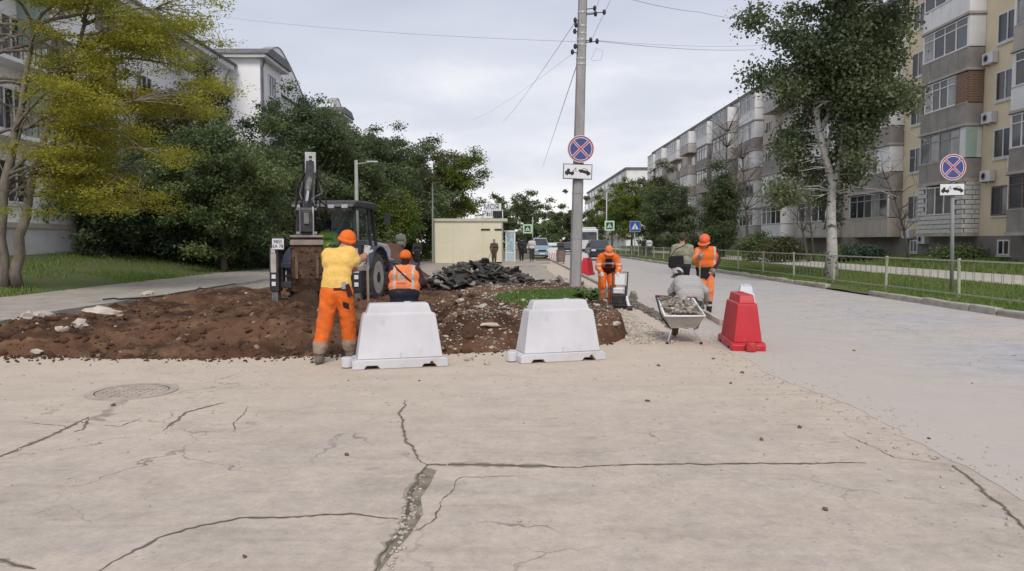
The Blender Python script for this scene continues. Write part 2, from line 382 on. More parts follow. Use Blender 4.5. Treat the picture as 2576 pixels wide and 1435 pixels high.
# ------------------------------------------------------------------ cracks, joints, manhole
def strip(pts, w, z=.0045, seed=0, sub=8):
    r = np.random.default_rng(seed); pts = [G(x, y, z) for x, y in pts]; P_ = []
    for a, b in zip(pts[:-1], pts[1:]):
        k_ = max(3, int((b - a).length / .035))
        for i in range(k_): P_.append(a.lerp(b, i / k_))
    P_.append(pts[-1]); k = len(P_); off = np.cumsum(r.normal(0, .0065, k)); off -= np.linspace(0, off[-1], k); off += r.normal(0, .003, k)
    vs = []
    for i, p in enumerate(P_):
        t = (P_[min(i + 1, k - 1)] - P_[max(i - 1, 0)]); t.z = 0; t.normalize(); nrm = Vector((-t.y, t.x, 0))
        ww = w * (.35 + 1.1 * r.random()) * (min(1, .25 + 4 * min(i, k - 1 - i) / k)); c = p + nrm * off[i]
        vs += [c - nrm * ww / 2, c + nrm * ww / 2]
    return MB().add(vs, [(2 * i, 2 * i + 1, 2 * i + 3, 2 * i + 2) for i in range(k - 1)])
CR = [([(1018, 1005), (1014, 1040), (1030, 1085), (1026, 1112), (1046, 1150), (1072, 1167)], .012),
      ([(1072, 1168), (1200, 1169), (1300, 1172), (1420, 1174)], .034), ([(1420, 1174), (1600, 1166), (1900, 1163), (2180, 1163)], .013),
      ([(1072, 1170), (1043, 1235), (1012, 1320), (975, 1385), (938, 1450)], .030),
      ([(245, 1436), (340, 1382), (400, 1352), (490, 1326), (600, 1303), (720, 1298), (880, 1290), (1000, 1304)], .011),
      ([(-40, 1158), (20, 1140), (110, 1105), (175, 1075), (222, 1048)], .020), ([(175, 1075), (150, 1068), (60, 1062)], .008), ([(185, 1085), (205, 1080), (222, 1052)], .012), ([(165, 1062), (210, 1056), (240, 1068)], .009),
      ([(408, 1082), (440, 1057), (472, 1036), (566, 1012)], .014), ([(585, 1085), (592, 1062), (612, 1040), (620, 1020)], .009),
      ([(-20, 1405), (40, 1420), (90, 1430)], .016), ([(240, 1068), (300, 1072), (355, 1050)], .008),
      ([(2395, 1168), (2470, 1230), (2540, 1300), (2610, 1360)], .014), ([(2120, 1085), (2250, 1150), (2395, 1168)], .007),
      ([(1010, 1330), (1050, 1330), (1092, 1300), (1110, 1270)], .010), ([(1100, 1285), (1140, 1235), (1160, 1200), (1330, 1195)], .006), ([(520, 962), (600, 938), (690, 930)], .006)]
M['worn'] = mat('worn_edge', (.35, .30, .24), .95, (.27, .23, .185), 9, bump=.006, bscale=40)
for i, (pts, w) in enumerate(CR):
    strip(pts, w, seed=i).build('crack', M['crack'], apron)
    if w > .0105: strip(pts, w * 2.4, .0025, i).build('worn_edge', M['worn'], apron)
# broken wedge of pavement beside the joint
wp = [G(*p, .003) for p in [(1070, 1175), (1098, 1182), (1082, 1215), (1058, 1250), (1064, 1290), (1034, 1340), (985, 1395), (942, 1450), (1010, 1320)]]
MB().add(wp, [tuple(range(len(wp)))]).build('broken_patch', mat('broken_pavement', (.33, .28, .215), .95, (.14, .115, .085), 7, bump=.02, bscale=30), apron)

def rock_mesh(name, m, seed, flat=.6, sub=1):
    import bmesh
    bm = bmesh.new(); bmesh.ops.create_icosphere(bm, subdivisions=sub, radius=.5); r = np.random.default_rng(seed)
    for v in bm.verts:
        v.co *= .72 + .5 * r.random(); v.co.z *= flat
    me = bpy.data.meshes.new(name); bm.to_mesh(me); bm.free(); me.materials.append(m); return me
ROCK = [rock_mesh('stone_piece', M['stone'], s, .55 + .1 * (s % 3), 1 + s % 2) for s in range(5)]
CLOD = [rock_mesh('clod_piece', M['clod'], 20 + s, .55 + .08 * s, 1) for s in range(5)]
def scatter(name, meshes, pts, sizes, m, parent=None, seed=0):
    """many small pieces joined into one mesh"""
    r = np.random.default_rng(seed); VV, FF, o = [], [], 0
    base = []
    for me in meshes:
        v = np.zeros(len(me.vertices) * 3); me.vertices.foreach_get('co', v)
        f = np.zeros(len(me.loops), int); me.loops.foreach_get('vertex_index', f); base.append((v.reshape(-1, 3), f.reshape(-1, 3)))
    for p, s in zip(pts, sizes):
        v, f = base[r.integers(len(base))]
        mtx = np.array(rotm(r.normal(0, .35), r.normal(0, .35), r.random() * 6.28))
        VV.append((v * np.array([s * (.8 + .6 * r.random()), s, s])) @ mtx.T + np.array(p)); FF.append(f + o); o += len(v)
    return link(name, np_mesh(name, np.concatenate(VV), np.concatenate(FF), m), parent)
r = np.random.default_rng(15)
wx = [G(1040 + 26 * a - 80 * b + 16 * c, 1190 + 240 * b, .006) for a, b, c in r.random((80, 3))]
e = scatter('crumbs', ROCK, wx, r.uniform(.008, .03, 80), M['stone'], apron, 31); e['kind'] = 'stuff'
sx = r.uniform(-9.5, 1.6, 700); sy = front(sx) - np.abs(r.normal(0, .22, 700)) + .15
e = scatter('spilled_earth', CLOD, np.stack([sx, sy, 0 * sx + .006], 1), r.uniform(.015, .06, 700), M['clod'], apron, 32); e['kind'] = 'stuff'
r = np.random.default_rng(5)
# pebbles trodden over the pavement
pp = np.stack([r.uniform(-9, 3.2, 900), 3.6 + 9 * r.random(900) ** .6, np.full(900, .004)], 1); pp = pp[pp[:, 1] < front(pp[:, 0]) + .2]
tag(scatter('pebbles', ROCK, pp, r.uniform(.008, .03, len(pp)) , M['stone'], None, 1), 'small pale pebbles strewn over the dusty pavement', 'pebbles', kind='stuff')
pd = np.stack([r.uniform(-8, 9, 42), 3.6 + 8 * r.random(42), np.full(42, .008)], 1)
tag(scatter('fallen_leaves', ROCK, pd, r.uniform(.02, .06, len(pd)), mat('dead_leaf', (.09, .07, .05), .9, (.16, .11, .06), 3), None, 2), 'dark dead leaves and crumbs lying on the pavement', 'leaves', kind='stuff')
# stones and clods in the earth
n = 5200; X = r.uniform(-9.5, 1.9, n); Y = 10.4 + 14 * r.random(n) ** 1.35; ok = Y > front(X) + .02
X, Y = X[ok], Y[ok]; S = r.uniform(.02, .06, len(X)) * (1 + .9 * (r.random(len(X)) > .9))
keep = (r.random(len(X)) < np.where(X > -2.0, .95, .12)); X, Y, S = X[keep], Y[keep], S[keep]
S = S * (.35 + 1.3 * r.random(len(S)) ** 2); hf = r.random(len(X)) < .45
e = scatter('rubble', ROCK, np.stack([X, Y, site_h(X, Y) + .002], 1)[hf], S[hf], M['stone'], earth, 3); e['kind'] = 'stuff'
e = scatter('rubble', ROCK, np.stack([X, Y, site_h(X, Y) + .002], 1)[~hf], S[~hf] * 1.3, mat('earthy_stone', (.27, .205, .15), .95, (.16, .115, .08), 5), earth, 33); e['kind'] = 'stuff'
n = 5200; X = r.uniform(-1.9, 1.9, n); Y = 11 + 9 * r.random(n) ** 1.3; ok = (Y > front(X) + .1) & (fbm(X * 1.4, Y * 1.4, 3) > -.25); X, Y = X[ok], Y[ok]
for j, mm in enumerate((M['stone'], mat('grey_earthy_stone', (.30, .25, .20), .95, (.19, .15, .115), 5))):
    e = scatter('gravel', ROCK, np.stack([X, Y, site_h(X, Y) + .001], 1)[j::2], (r.uniform(.012, .075, len(X)) * (.4 + r.random(len(X)) ** 3))[j::2], mm, earth, 40 + j); e['kind'] = 'stuff'
n = 6500; X = r.uniform(-9.5, -.6, n); Y = 10.35 + 7.5 * r.random(n) ** 1.3; ok = Y > front(X) - .05; X, Y = X[ok], Y[ok]
e = scatter('clods', CLOD, np.stack([X, Y, np.maximum(site_h(X, Y), .0) + .01], 1), r.uniform(.010, .05, len(X)) * (.5 + 4.2 * r.random(len(X)) ** 10), M['clod'], earth, 4); e['kind'] = 'stuff'
n = 900; X = 1.9 + .8 * r.random(n) ** 1.5; Y = r.uniform(11.9, 20, n)
e = scatter('rubble', ROCK, np.stack([X, Y, 0 * X + .01], 1), r.uniform(.02, .09, n), M['stone'], earth, 6); e['kind'] = 'stuff'
# larger single stones one can point at
BIG = [((265, 822), .62, .26, 'stone_w'), ((112, 806), .45, .3, 'stone_w'), ((75, 812), .4, .3, 'stone'), ((38, 818), .25, .2, 'stone_w'), ((205, 845), .42, .22, 'stone'), ((152, 858), .12, .11, 'stone_w'), ((168, 857), .11, .1, 'stone_w'),
       ((92, 876), .2, .12, 'stone'), ((372, 742), .35, .18, 'stone_w'), ((420, 758), .22, .13, 'stone'), ((1235, 822), .3, .1, 'stone_w'), ((1195, 795), .2, .12, 'stone'), ((1160, 770), .2, .14, 'stone_w'), ((1215, 800), .22, .12, 'stone'), ((1290, 838), .16, .1, 'stone_w'), ((1180, 852), .15, .12, 'stone'), ((1225, 860), .13, .12, 'stone_w')]
desc = ['long flat slab in the brown earth near the footpath', 'chunky block at the broken corner of the footpath', 'rounded block beside the chunky one at the footpath corner', 'small block farthest along the footpath edge towards the picture edge', 'low grey-tan slab half buried below the long flat slab', 'small bright lump, first of a close pair in the earth', 'small bright lump, second of a close pair in the earth',
        'small tan slab near the front edge of the earth', 'pale slab on the footpath edge beside the black rods', 'tan lump below the black rods', 'long narrow slab on the bank between the white barriers', 'rough lump above the narrow slab on the bank', 'pale lump high on the gravelly bank', 'tan lump just left of the narrow slab', 'bright bit on the bank beside the second white barrier', 'tan bit low on the bank face', 'bright bit low in the middle of the bank face']
for i, ((x, y), s, t, mm) in enumerate(BIG):
    zz = .1 if y > 780 else .16
    p = G(x, y, zz if x < 1000 else .3); me = rock_mesh('stone', M[mm], 60 + i, 1.0, 2)
    o = link('stone', me, None, (p.x, p.y, max(float(site_h(p.x, p.y)), .0) + t * .18 if p.x > -9.6 else .17 + t * .2), (0, .1, i * 1.3), (s * 1.1, s * .6, t * .8))
    tag(o, ('white' if mm == 'stone_w' else 'tan') + ' stone, ' + desc[i], 'stone', 'stones lying about the dig')

mc = G(333, 985)
ex = r.normal(3.3, .28, 520); ey = r.uniform(3.5, 15, 520)
e = scatter('crumbs', ROCK, np.stack([ex, ey, 0 * ex + .006], 1), r.uniform(.008, .035, 520), M['stone'], apron, 61); e['kind'] = 'stuff'
mh = thing('manhole_cover', 'round rusty iron manhole cover sunk in the dusty concrete', 'manhole cover', (mc.x, mc.y, 0))
M['iron'] = mat('rusty_iron', (.34, .29, .24), .9, (.46, .40, .335), 5, bump=.004, bscale=30)
MB().disc((0, 0, .002), .36, 'z', .012, 40).build('lid', M['iron'], mh)
MB().ring((0, 0, .004), .378, .46, 'z', .016, 44).build('rim', M['iron'], mh); MB().ring((0, 0, .001), .355, .382, 'z', .012, 44).build('gap', M['crack'], mh)
mb = MB()
for a in range(-3, 4):
    w = math.sqrt(.34 ** 2 - (a * .09) ** 2)
    mb.box((a * .09, 0, .010), (.022, 2 * w, .010)); mb.box((0, a * .09, .0112), (2 * w, .022, .010))
mb.build('raised_grid', M['iron'], mh)

# ------------------------------------------------------------------ kerbs
kerb = thing('kerb', None, None); tag(kerb, kind='structure')
me = MB().bb(-.10, .10, -.49, .49, -.2, .17).mesh('kerb_stone', M['kerb'])
r = np.random.default_rng(8); y = 8.0; k = 0
while y < 70:
    if not (22.6 < y < 25.2):
        o = link('kerb_stone', me, kerb, (10.80 + r.normal(0, .012), y, r.normal(-.01, .012)), (r.normal(0, .01), r.normal(0, .03), r.normal(0, .012)), (1, 1, 1))
        b = o.modifiers.new('bevel', 'BEVEL'); b.width = .025; b.segments = 2
    y += 1.0; k += 1
MB().bb(10.72, 10.9, 69.8, 400, -.2, .11).build('kerb_run', M['kerb'], kerb)
MB().bb(3.22, 3.36, 23, 400, -.2, .10).build('kerb_run', M['kerb'], kerb)
# dark broken edge of the cut beside the road
strip([(1575, 750), (1610, 772), (1650, 792), (1695, 815), (1730, 826)], .3, .0065, 91, 10).build('cut_edge', M['crack'], apron)
edge_pts = [G(1575 + 120 * t, 752 + 62 * t + float(rng.normal(0, 4)), .02) for t in rng.random(260)]
e = scatter('asphalt_crumbs', ROCK, edge_pts, rng.uniform(.03, .13, 260), mat('asphalt_crumb', (.10, .09, .08), .95, (.24, .21, .175), 2), apron, 12); e['kind'] = 'stuff'
bar = thing('kerb_length', 'long pale grey kerb length lying on the road edge by the red barrier', 'kerb', G(1790, 803, 0))
dv = G(1815, 815) - G(1768, 788)
MB().box((0, 0, .06), (.09, dv.length, .11), rz=math.atan2(-dv.x, dv.y)).build('bar', M['stone_w'], bar, bevel=.012)

# ------------------------------------------------------------------ grass
def grass(name, pts, h, m, seed, parent=None, wid=.012, lean=.5):
    r = np.random.default_rng(seed); n = len(pts); a = r.random(n) * 6.283; hh = h * (.5 + .8 * r.random(n)); w = wid * (.6 + .8 * r.random(n))
    dx, dy = np.cos(a), np.sin(a); b = r.random(n) * 6.283; ln = lean * hh * r.random(n)
    v = np.zeros((n, 3, 3)); v[:, 0] = pts; v[:, 1] = pts; v[:, 2] = pts
    v[:, 0, 0] -= dx * w; v[:, 0, 1] -= dy * w; v[:, 1, 0] += dx * w; v[:, 1, 1] += dy * w
    v[:, 2, 0] += np.cos(b) * ln; v[:, 2, 1] += np.sin(b) * ln; v[:, 2, 2] += hh
    return link(name, np_mesh(name, v.reshape(-1, 3), np.arange(3 * n).reshape(-1, 3), m, attr=r.random(n)), parent)
M['grass'] = leafmat('grass_blades', (.09, .16, .03), (.19, .27, .06), (.29, .28, .12), .3)
M['grass2'] = leafmat('bright_grass', (.07, .15, .028), (.14, .235, .055), (.22, .26, .09), .3)
def pts_region(n, x0, x1, y0, y1, hf, seed, dens=1.0, patch=None):
    r = np.random.default_rng(seed); X = r.uniform(x0, x1, n); Y = y0 + (y1 - y0) * r.random(n) ** dens
    if patch is not None: k = patch(X, Y) > r.random(n) * .9; X, Y = X[k], Y[k]
    return np.stack([X, Y, hf(X, Y) - .01], 1)
pt = lambda x, y: .55 + 1.4 * fbm(x * .35, y * .35, 4)
tag(grass('grass', pts_region(150000, -29, -13.35, 17, 62, lawn_l, 1, 1.5, pt), .13, M['grass'], 1, wid=.018), 'green lawn grass along the footpath under the yellow tree', 'grass', kind='stuff')
tag(grass('grass', pts_region(120000, 10.9, 16.0, 13, 75, lawn_r, 2, 1.6, lambda x, y: .95 + .8 * fbm(x * .5, y * .5, 4) - 1.2 * np.exp(-((x - 11.4) / .8) ** 2 - ((y - 25.0) / 2.2) ** 2)), .10, M['grass'], 2, wid=.016), 'mown green verge grass between the road kerb and the far path', 'grass', kind='stuff')
tag(grass('grass', pts_region(40000, 19.3, 24, 24, 80, lawn_r, 3, 1.3, pt), .20, M['grass'], 3, wid=.025), 'rough taller grass at the foot of the balcony block', 'grass', kind='stuff')
# grass left standing on the bank round the big pole
r = np.random.default_rng(11); n = 15000; a = r.random(n) * 6.283; q = np.sqrt(r.random(n)); X = .78 + 1.15 * q * np.cos(a); Y = 15.9 + 2.1 * q * np.sin(a)
k = (X < 1.86) & (r.random(n) < .25 + 1.5 * (fbm(X * 1.1, Y * 1.1, 3) + .45)); X, Y = X[k], Y[k]
tag(grass('grass', np.stack([X, Y, site_h(X, Y) - .01], 1), .075, M['grass2'], 12, wid=.014), 'bright green tuft of turf left on the earth bank round the pole', 'grass', kind='stuff')
# a few broad weeds there
wm = leafmat('weed_leaf', (.10, .18, .06), (.17, .25, .10)); r = np.random.default_rng(4)
wl = thing('weed', 'pale broad-leaved weed at the edge of the turf on the bank', 'weed', (1.45, 14.4, float(site_h(1.45, 14.4))))
vs, fs, at = [], [], []
for i in range(34):
    a = r.random() * 6.28; l = r.uniform(.15, .33); w = l * .28; z = r.uniform(.02, .25); d = np.array([math.cos(a), math.sin(a), 0]); s = np.array([-d[1], d[0], 0]); b = d * .05
    o = len(vs); vs += [b + [0, 0, z * .3], b + d * l * .5 + s * w + [0, 0, z], b + d * l + [0, 0, z * .7], b + d * l * .5 - s * w + [0, 0, z]]; fs.append([o, o + 1, o + 2, o + 3]); at.append(r.random())
link('leaves', np_mesh('leaves', np.array(vs), np.array(fs), wm, attr=at), wl)
# ------------------------------------------------------------------ buildings
def bmat(n, c, c2, **k): return mat(n, c, .9, c2, k.pop('scale', .7), bump=.004, bscale=18, **k)
M['beige'] = bmat('beige_plaster', (.78, .665, .475), (.70, .595, .42), c3=(.60, .51, .38), s3=.35, lo3=.55)
M['greyw'] = bmat('grey_brown_panel', (.60, .525, .455), (.50, .435, .375), c3=(.66, .585, .51), s3=.3)
M['plinth'] = bmat('plinth_render', (.27, .24, .22), (.20, .18, .165))
M['white'] = bmat('white_plaster', (.88, .87, .87), (.84, .83, .84), c3=(.79, .785, .795), s3=.25, lo3=.6)
M['pvc'] = mat('white_pvc', (.74, .74, .74), .45, (.66, .66, .67), 2)
M['sheet'] = mat('grey_sheet', (.32, .292, .272), .8, (.25, .225, .21), 1.5, c3=(.39, .35, .32), s3=.6)
M['sheet2'] = mat('warm_grey_sheet', (.47, .415, .36), .8, (.38, .335, .29), 1.5)
M['siding'] = mat('white_siding', (.78, .77, .765), .7, (.69, .68, .68), 1.2, c3=(.58, .56, .55), s3=.5, lo3=.6)
M['siding2'] = mat('dull_siding', (.52, .49, .47), .8, (.42, .395, .38), 1.2, c3=(.34, .31, .295), s3=.5, lo3=.55)
M['green_s'] = mat('pale_green_sheet', (.40, .50, .43), .8, (.32, .41, .36), 1.5)
M['brickm'] = mat('red_brick', (.33, .215, .155), .9, (.25, .16, .115), 6, c3=(.40, .31, .24), s3=12)
M['blockm'] = mat('white_block', (.64, .62, .60), .9, (.52, .50, .48), 4, bump=.004, bscale=25)
M['mortar'] = mat('dark_mortar', (.16, .145, .13), .95, (.22, .2, .18), 5)
def glassm(n, c): return mat(n, c, .08, (c[0] * .6, c[1] * .6, c[2] * .6), 1.3, spec=.6)
GL = [glassm('dark_pane', (.045, .05, .058)), glassm('grey_pane', (.12, .125, .135)), glassm('curtain_pane', (.34, .33, .32)), glassm('brown_pane', (.085, .07, .06))]
M['frame_b'] = mat('brown_wood_frame', (.15, .105, .085), .7, (.22, .17, .14), 3)
M['frame_g'] = mat('grey_metal_frame', (.36, .35, .34), .6, (.28, .27, .26), 3)
M['roofm'] = mat('dark_roof_metal', (.10, .10, .105), .6, (.16, .155, .155), 1)
M['dark'] = mat('dark_gap', (.03, .028, .027), .9, (.02, .02, .02), 2)

def glazing(part, xf, y0, y1, z0, z1, n, fm, r, transom=True, bar=.06, xo=.035):
    """frame with n panes in the plane x = xf (looking towards -x); each pane is a sub-part"""
    f = MB(); t = .05
    f.bb(xf - t, xf + .02, y0, y1, z0, z0 + bar); f.bb(xf - t, xf + .02, y0, y1, z1 - bar, z1)
    st = (y1 - y0 - bar) / n; zt = z1 - (z1 - z0) * .27
    for i in range(n + 1): f.bb(xf - t + .003, xf + .017, y0 + i * st, y0 + i * st + bar, z0 + bar, z1 - bar)
    if transom: f.bb(xf - t + .006, xf + .014, y0 + bar, y1 - bar, zt - .025, zt + .025)
    f.build('window_frame', fm, part)
    for i in range(n):
        MB().bb(xf - .008, xf + .006, y0 + i * st + bar, y0 + (i + 1) * st, z0 + bar, z1 - bar).build('pane', GL[int(r.choice([0, 0, 1, 1, 2, 3]))], part)

def balcony(root, xw, y0, y1, z, style, glz, r, depth=.85, fh=2.8, n=5, solid=.0):
    """slab at height z; parapet of separate sheets; glazing of separate panes; side wall towards the camera"""
    xf = xw - depth; ph = 1.02
    b = MB(); b.bb(xf - .05, xw, y0 - .05, y1 + .05, z - .16, z)
    b.bb(xw - .01, xw + .02, y0, y1, z, z + fh - .2)
    part = b.build('balcony', M['sheet2'], root)
    pm = {'sheet': M['sheet'], 'sheet2': M['sheet2'], 'siding': M['siding'], 'brick': M['sheet'], 'siding2': M['siding2'], 'block': M['blockm'], 'green': M['green_s']}[style]
    top = z + fh - .17
    if style == 'block':
        MB().bb(xf + .03, xf + .12, y0, y1, z, z + 1.0).build('parapet_core', M['mortar'], part)
        MB().bb(xf + .12, xw, y0 + .03, y0 + .12, z, top).build('side_core', M['mortar'], part)
        MB().bb(xf + .03, xf + .12, y0, y0 + .9, z + 1, top).build('parapet_core', M['mortar'], part); MB().bb(xf + .03, xf + .12, y1 - .7, y1, z + 1, top).build('parapet_core', M['mortar'], part)
        me = MB().bb(-.05, .06, -.27, .27, -.105, .105).mesh('block', pm); me2 = MB().bb(-.27, .27, -.05, .06, -.105, .105).mesh('block', pm); row = 0; zz = z + .12
        while zz < top - .05:
            y = y0 + .28 - (row % 2) * .27
            while y < y1 + .1:
                if zz < z + 1.0 or y < y0 + .75 or y > y1 - .55:
                    o = link('block', me, part, (xf + .03 + r.normal(0, .008), min(max(y, y0 + .27), y1 - .27), zz))
                y += .58
            for k in range(2):
                link('block', me2, part, (xf + .33 + k * .52 - (row % 2) * .15, y0 + .02 + r.normal(0, .006), zz), None, (.9, 1, 1))
            zz += .245; row += 1
        glazing(part, xf + .06, y0 + .95, y1 - .75, z + 1.0, top - .1, 3, M['pvc'], r, False)
        return part
    np_ = max(2, int((y1 - y0) / .85)); st = (y1 - y0) / np_
    for i in range(np_):
        MB().bb(xf - .012 + r.normal(0, .003), xf + .03, y0 + i * st + .012, y0 + (i + 1) * st - .012, z - .02, z + ph).build('parapet_panel', pm, part)
    MB().bb(xf + .03, xw, y0, y0 + .04, z - .02, z + ph).build('parapet_panel', pm, part)
    MB().bb(xf - .03, xf + .05, y0 - .01, y1 + .01, z + ph + .001, z + ph + .05).build('rail', M['sheet2'], part)
    zt = z + ph + .05
    if glz == 'open':
        MB().bb(xw - .03, xw - .012, y0 + .8, y0 + 2.6, z + .1, z + 2.2).build('balcony_door', GL[0], part)
        return part
    fm = {'white': M['pvc'], 'grey': M['frame_g'], 'brown': M['frame_b']}[glz[0]]
    s0, s1 = glz[1]
    if style == 'brick':                      # brick piers either side and on the side wall
        me = MB().bb(-.06, .06, -.115, .115, -.032, .032).mesh('brick', M['brickm']); me2 = MB().bb(-.115, .115, -.06, .06, -.032, .032).mesh('brick', M['brickm']); zz = zt + .035; row = 0
        MB().bb(xf + .07, xf + .10, y0 + .02, y0 + s0, zt, top).build('pier_core', M['mortar'], part); MB().bb(xf + .07, xf + .10, y1 - s1, y1, zt, top).build('pier_core', M['mortar'], part)
        MB().bb(xf + .10, xw, y0 + .07, y0 + .10, zt, top).build('pier_core', M['mortar'], part)
        while zz < top - .02:
            for k in range(max(1, int(round(s0 / .25)))): link('brick', me, part, (xf + .03, y0 + .13 + k * .25 + (row % 2) * .03, zz))
            for k in range(max(1, int(round(s1 / .25)))): link('brick', me, part, (xf + .03, y1 - .13 - k * .25, zz))
            for k in range(3): link('brick', me2, part, (xf + .2 + k * .25 - (row % 2) * .05, y0 + .03, zz))
            zz += .085; row += 1
    else:
        if s0 > .05: MB().bb(xf, xf + .04, y0, y0 + s0, zt, top).build('cheek_panel', M['siding'] if style != 'green' else pm, part)
        if s1 > .05: MB().bb(xf, xf + .04, y1 - s1, y1, zt, top).build('cheek_panel', M['siding'], part)
        sm = {'siding': M['siding'], 'green': M['green_s']}.get(style, M['siding'] if r.random() < .5 else M['sheet'])
        MB().bb(xf + .04, xw, y0, y0 + .04, zt, top).build('cheek_panel', sm, part)
    glazing(part, xf + .03, y0 + s0, y1 - s1, zt, top - .02, n, fm, r, glz[2] if len(glz) > 2 else True)
    MB().bb(xf - .08, xw, y0 - .06, y1 + .06, top + .001, top + .04).build('canopy', M['roofm'], part)
    return part

def window(root, xw, y0, y1, z0, z1, n, r, fm=None, face=-1):
    w = MB().bb(xw + face * .10, xw - face * .05, y0 - .07, y1 + .07, z0 - .08, z0 - .02).build('window', M['pvc'], root)
    glazing(w, xw + face * .03 if face < 0 else xw + .05, y0, y1, z0, z1, n, fm or M['pvc'], r, False, .07)
    return w
def aircon(root, x, y, z):
    o = MB().box((x - .17, y, z), (.30, .82, .55)).build('air_conditioner', M['pvc'], root, bevel=.02)
    MB().ring((x - .325, y + .1, z), .13, .2, 'x', .012, 20).build('fan_grille', M['frame_g'], o)
    MB().disc((x - .323, y + .1, z), .125, 'x', .008, 20).build('fan', M['dark'], o)
    MB().box((x - .14, y - .3, z - .31), (.34, .04, .06)).box((x - .14, y + .3, z - .31), (.34, .04, .06)).build('bracket', M['frame_g'], o)

XW = 24.0; Z1 = 2.05; FH = 2.8
r = np.random.default_rng(21)
bl = thing('apartment_building', 'beige five-storey block with mismatched glazed balconies behind the poplar', 'building', (0, 0, 0))
MB().bb(XW, XW + 11, 24, 53.2, Z1 - .15, 16.4).build('wall', M['beige'], bl)
MB().bb(XW - .06, XW + 11, 23.94, 53.26, .2, Z1 - .15).build('plinth', M['plinth'], bl)
MB().bb(XW - .35, XW + 11.3, 23.7, 53.5, 16.401, 16.75).build('roof', M['roofm'], bl)
W = 'white'
C1 = [('block', None), ('sheet2', ('grey', (.5, .1))), ('brick', ('white', (.95, .35))), ('sheet', (W, (.1, .1))), ('siding', (W, (.05, .05)))]
C0 = [('sheet', ('brown', (.1, .1))), ('sheet', (W, (1.2, .1))), ('siding', (W, (.2, .2))), ('sheet2', ('grey', (.2, .2))), ('siding', (W, (.1, .1)))]
C2 = [('sheet2', ('grey', (.1, .1))), ('sheet', (W, (1.5, .2))), ('sheet', (W, (.1, .1))), ('siding', (W, (1.0, .2))), ('siding', (W, (.2, .2)))]
for (y0, y1, C) in ((38.6, 42.9, C1), (30.4, 35.2, C0), (46.3, 51.6, C2)):
    for k, (st, gz) in enumerate(C):
        if st == 'sheet2' and C is C1: st = 'sheet'
        balcony(bl, XW, y0, y1, Z1 + k * FH, st, gz, r, n=5 if y1 - y0 > 4.5 else 4)
MB().bb(XW - .853, XW - .3, 38.555, 38.595, Z1 + FH + 1.07, Z1 + 2 * FH - .2).build('side_screen', M['green_s'], bl)
for k in range(5):
    z = Z1 + k * FH
    for (a, b) in ((36.1, 37.6), (44.1, 45.5), (28, 29.4), (52.0, 52.9)):
        window(bl, XW, a, b, z + .85, z + 2.3, 2, r, M['frame_b'] if (k == 0 and a < 40) else None)
for (y, z) in ((37.95, Z1 + 3.1 * FH), (37.85, Z1 + 2.05 * FH), (37.8, Z1 + 1.05 * FH - .1), (35.7, Z1 + 1.0 * FH + .6), (43.6, Z1 + 2.8 * FH), (45.2, Z1 + .02), (51.9, Z1 + .1), (43.5, Z1 - .3)): aircon(bl, XW, y, z)
for (a, b) in ((36.0, 36.9), (44.2, 45.0)): window(bl, XW - .06, a, b, .95, 1.7, 2, r, M['pvc'])

b2 = thing('apartment_building', 'long grey-brown five-storey block with balconies receding along the road', 'building', (0, 0, 0))
MB().bb(XW, XW + 11, 53.25, 128, Z1 - .15, 16.3).build('wall', M['greyw'], b2)
MB().bb(XW - .06, XW + 11, 53.27, 128.1, .1, Z1 - .15).build('plinth', M['plinth'], b2)
MB().bb(XW - .3, XW + 11.3, 53.52, 128.3, 16.301, 16.6).build('roof', M['roofm'], b2)
MB().bb(XW - .12, XW, 53.3, 128, 15.7, 16.3).build('cornice', M['siding'], b2)
ST = ['sheet', 'sheet', 'sheet2', 'siding', 'siding2', 'siding2', 'sheet2']
y = 54.6; c = 0
while y < 124:
    w = 5.0 if c % 3 else 6.2
    for k in range(5):
        st = ST[int(r.integers(len(ST)))]; gz = [(W, (.1, .1)), (W, (.9, .1)), ('grey', (.1, .1)), 'open', (W, (.1, .6))][int(r.integers(5))]
        if k == 4: st, gz = ('siding', 'siding2')[c % 2], (W, (.1, .1))
        balcony(b2, XW, y, y + w, Z1 + k * FH, st, gz, r, depth=1.1 if c % 2 else .85, n=4)
        window(b2, XW, y + w + 1.0, y + w + 2.4, Z1 + k * FH + .85, Z1 + k * FH + 2.3, 2, r)
        if r.random() < .35: aircon(b2, XW, y + w + .5, Z1 + k * FH + .6)
    y += w + 3.2; c += 1
b3 = thing('apartment_building', 'distant pale five-storey block beyond the long grey one', 'building', (0, 0, 0))
MB().bb(XW, XW + 14, 158, 240, .2, 16.6).build('wall', M['siding'], b3)
MB().bb(XW - .3, XW + 14, 157.7, 240, 16.601, 17.0).build('roof', M['roofm'], b3)
y = 160
while y < 236:
    for k in range(5):
        b = MB().bb(XW - .9, XW, y, y + 4, Z1 + k * FH - .1, Z1 + k * FH + 1.0).build('balcony', M['siding' if k % 2 else 'sheet2'], b3)
        MB().bb(XW - .85, XW - .8, y + .1, y + 3.9, Z1 + k * FH + 1.0, Z1 + k * FH + 2.4).build('pane', GL[int(r.integers(2))], b)
    y += 7.5

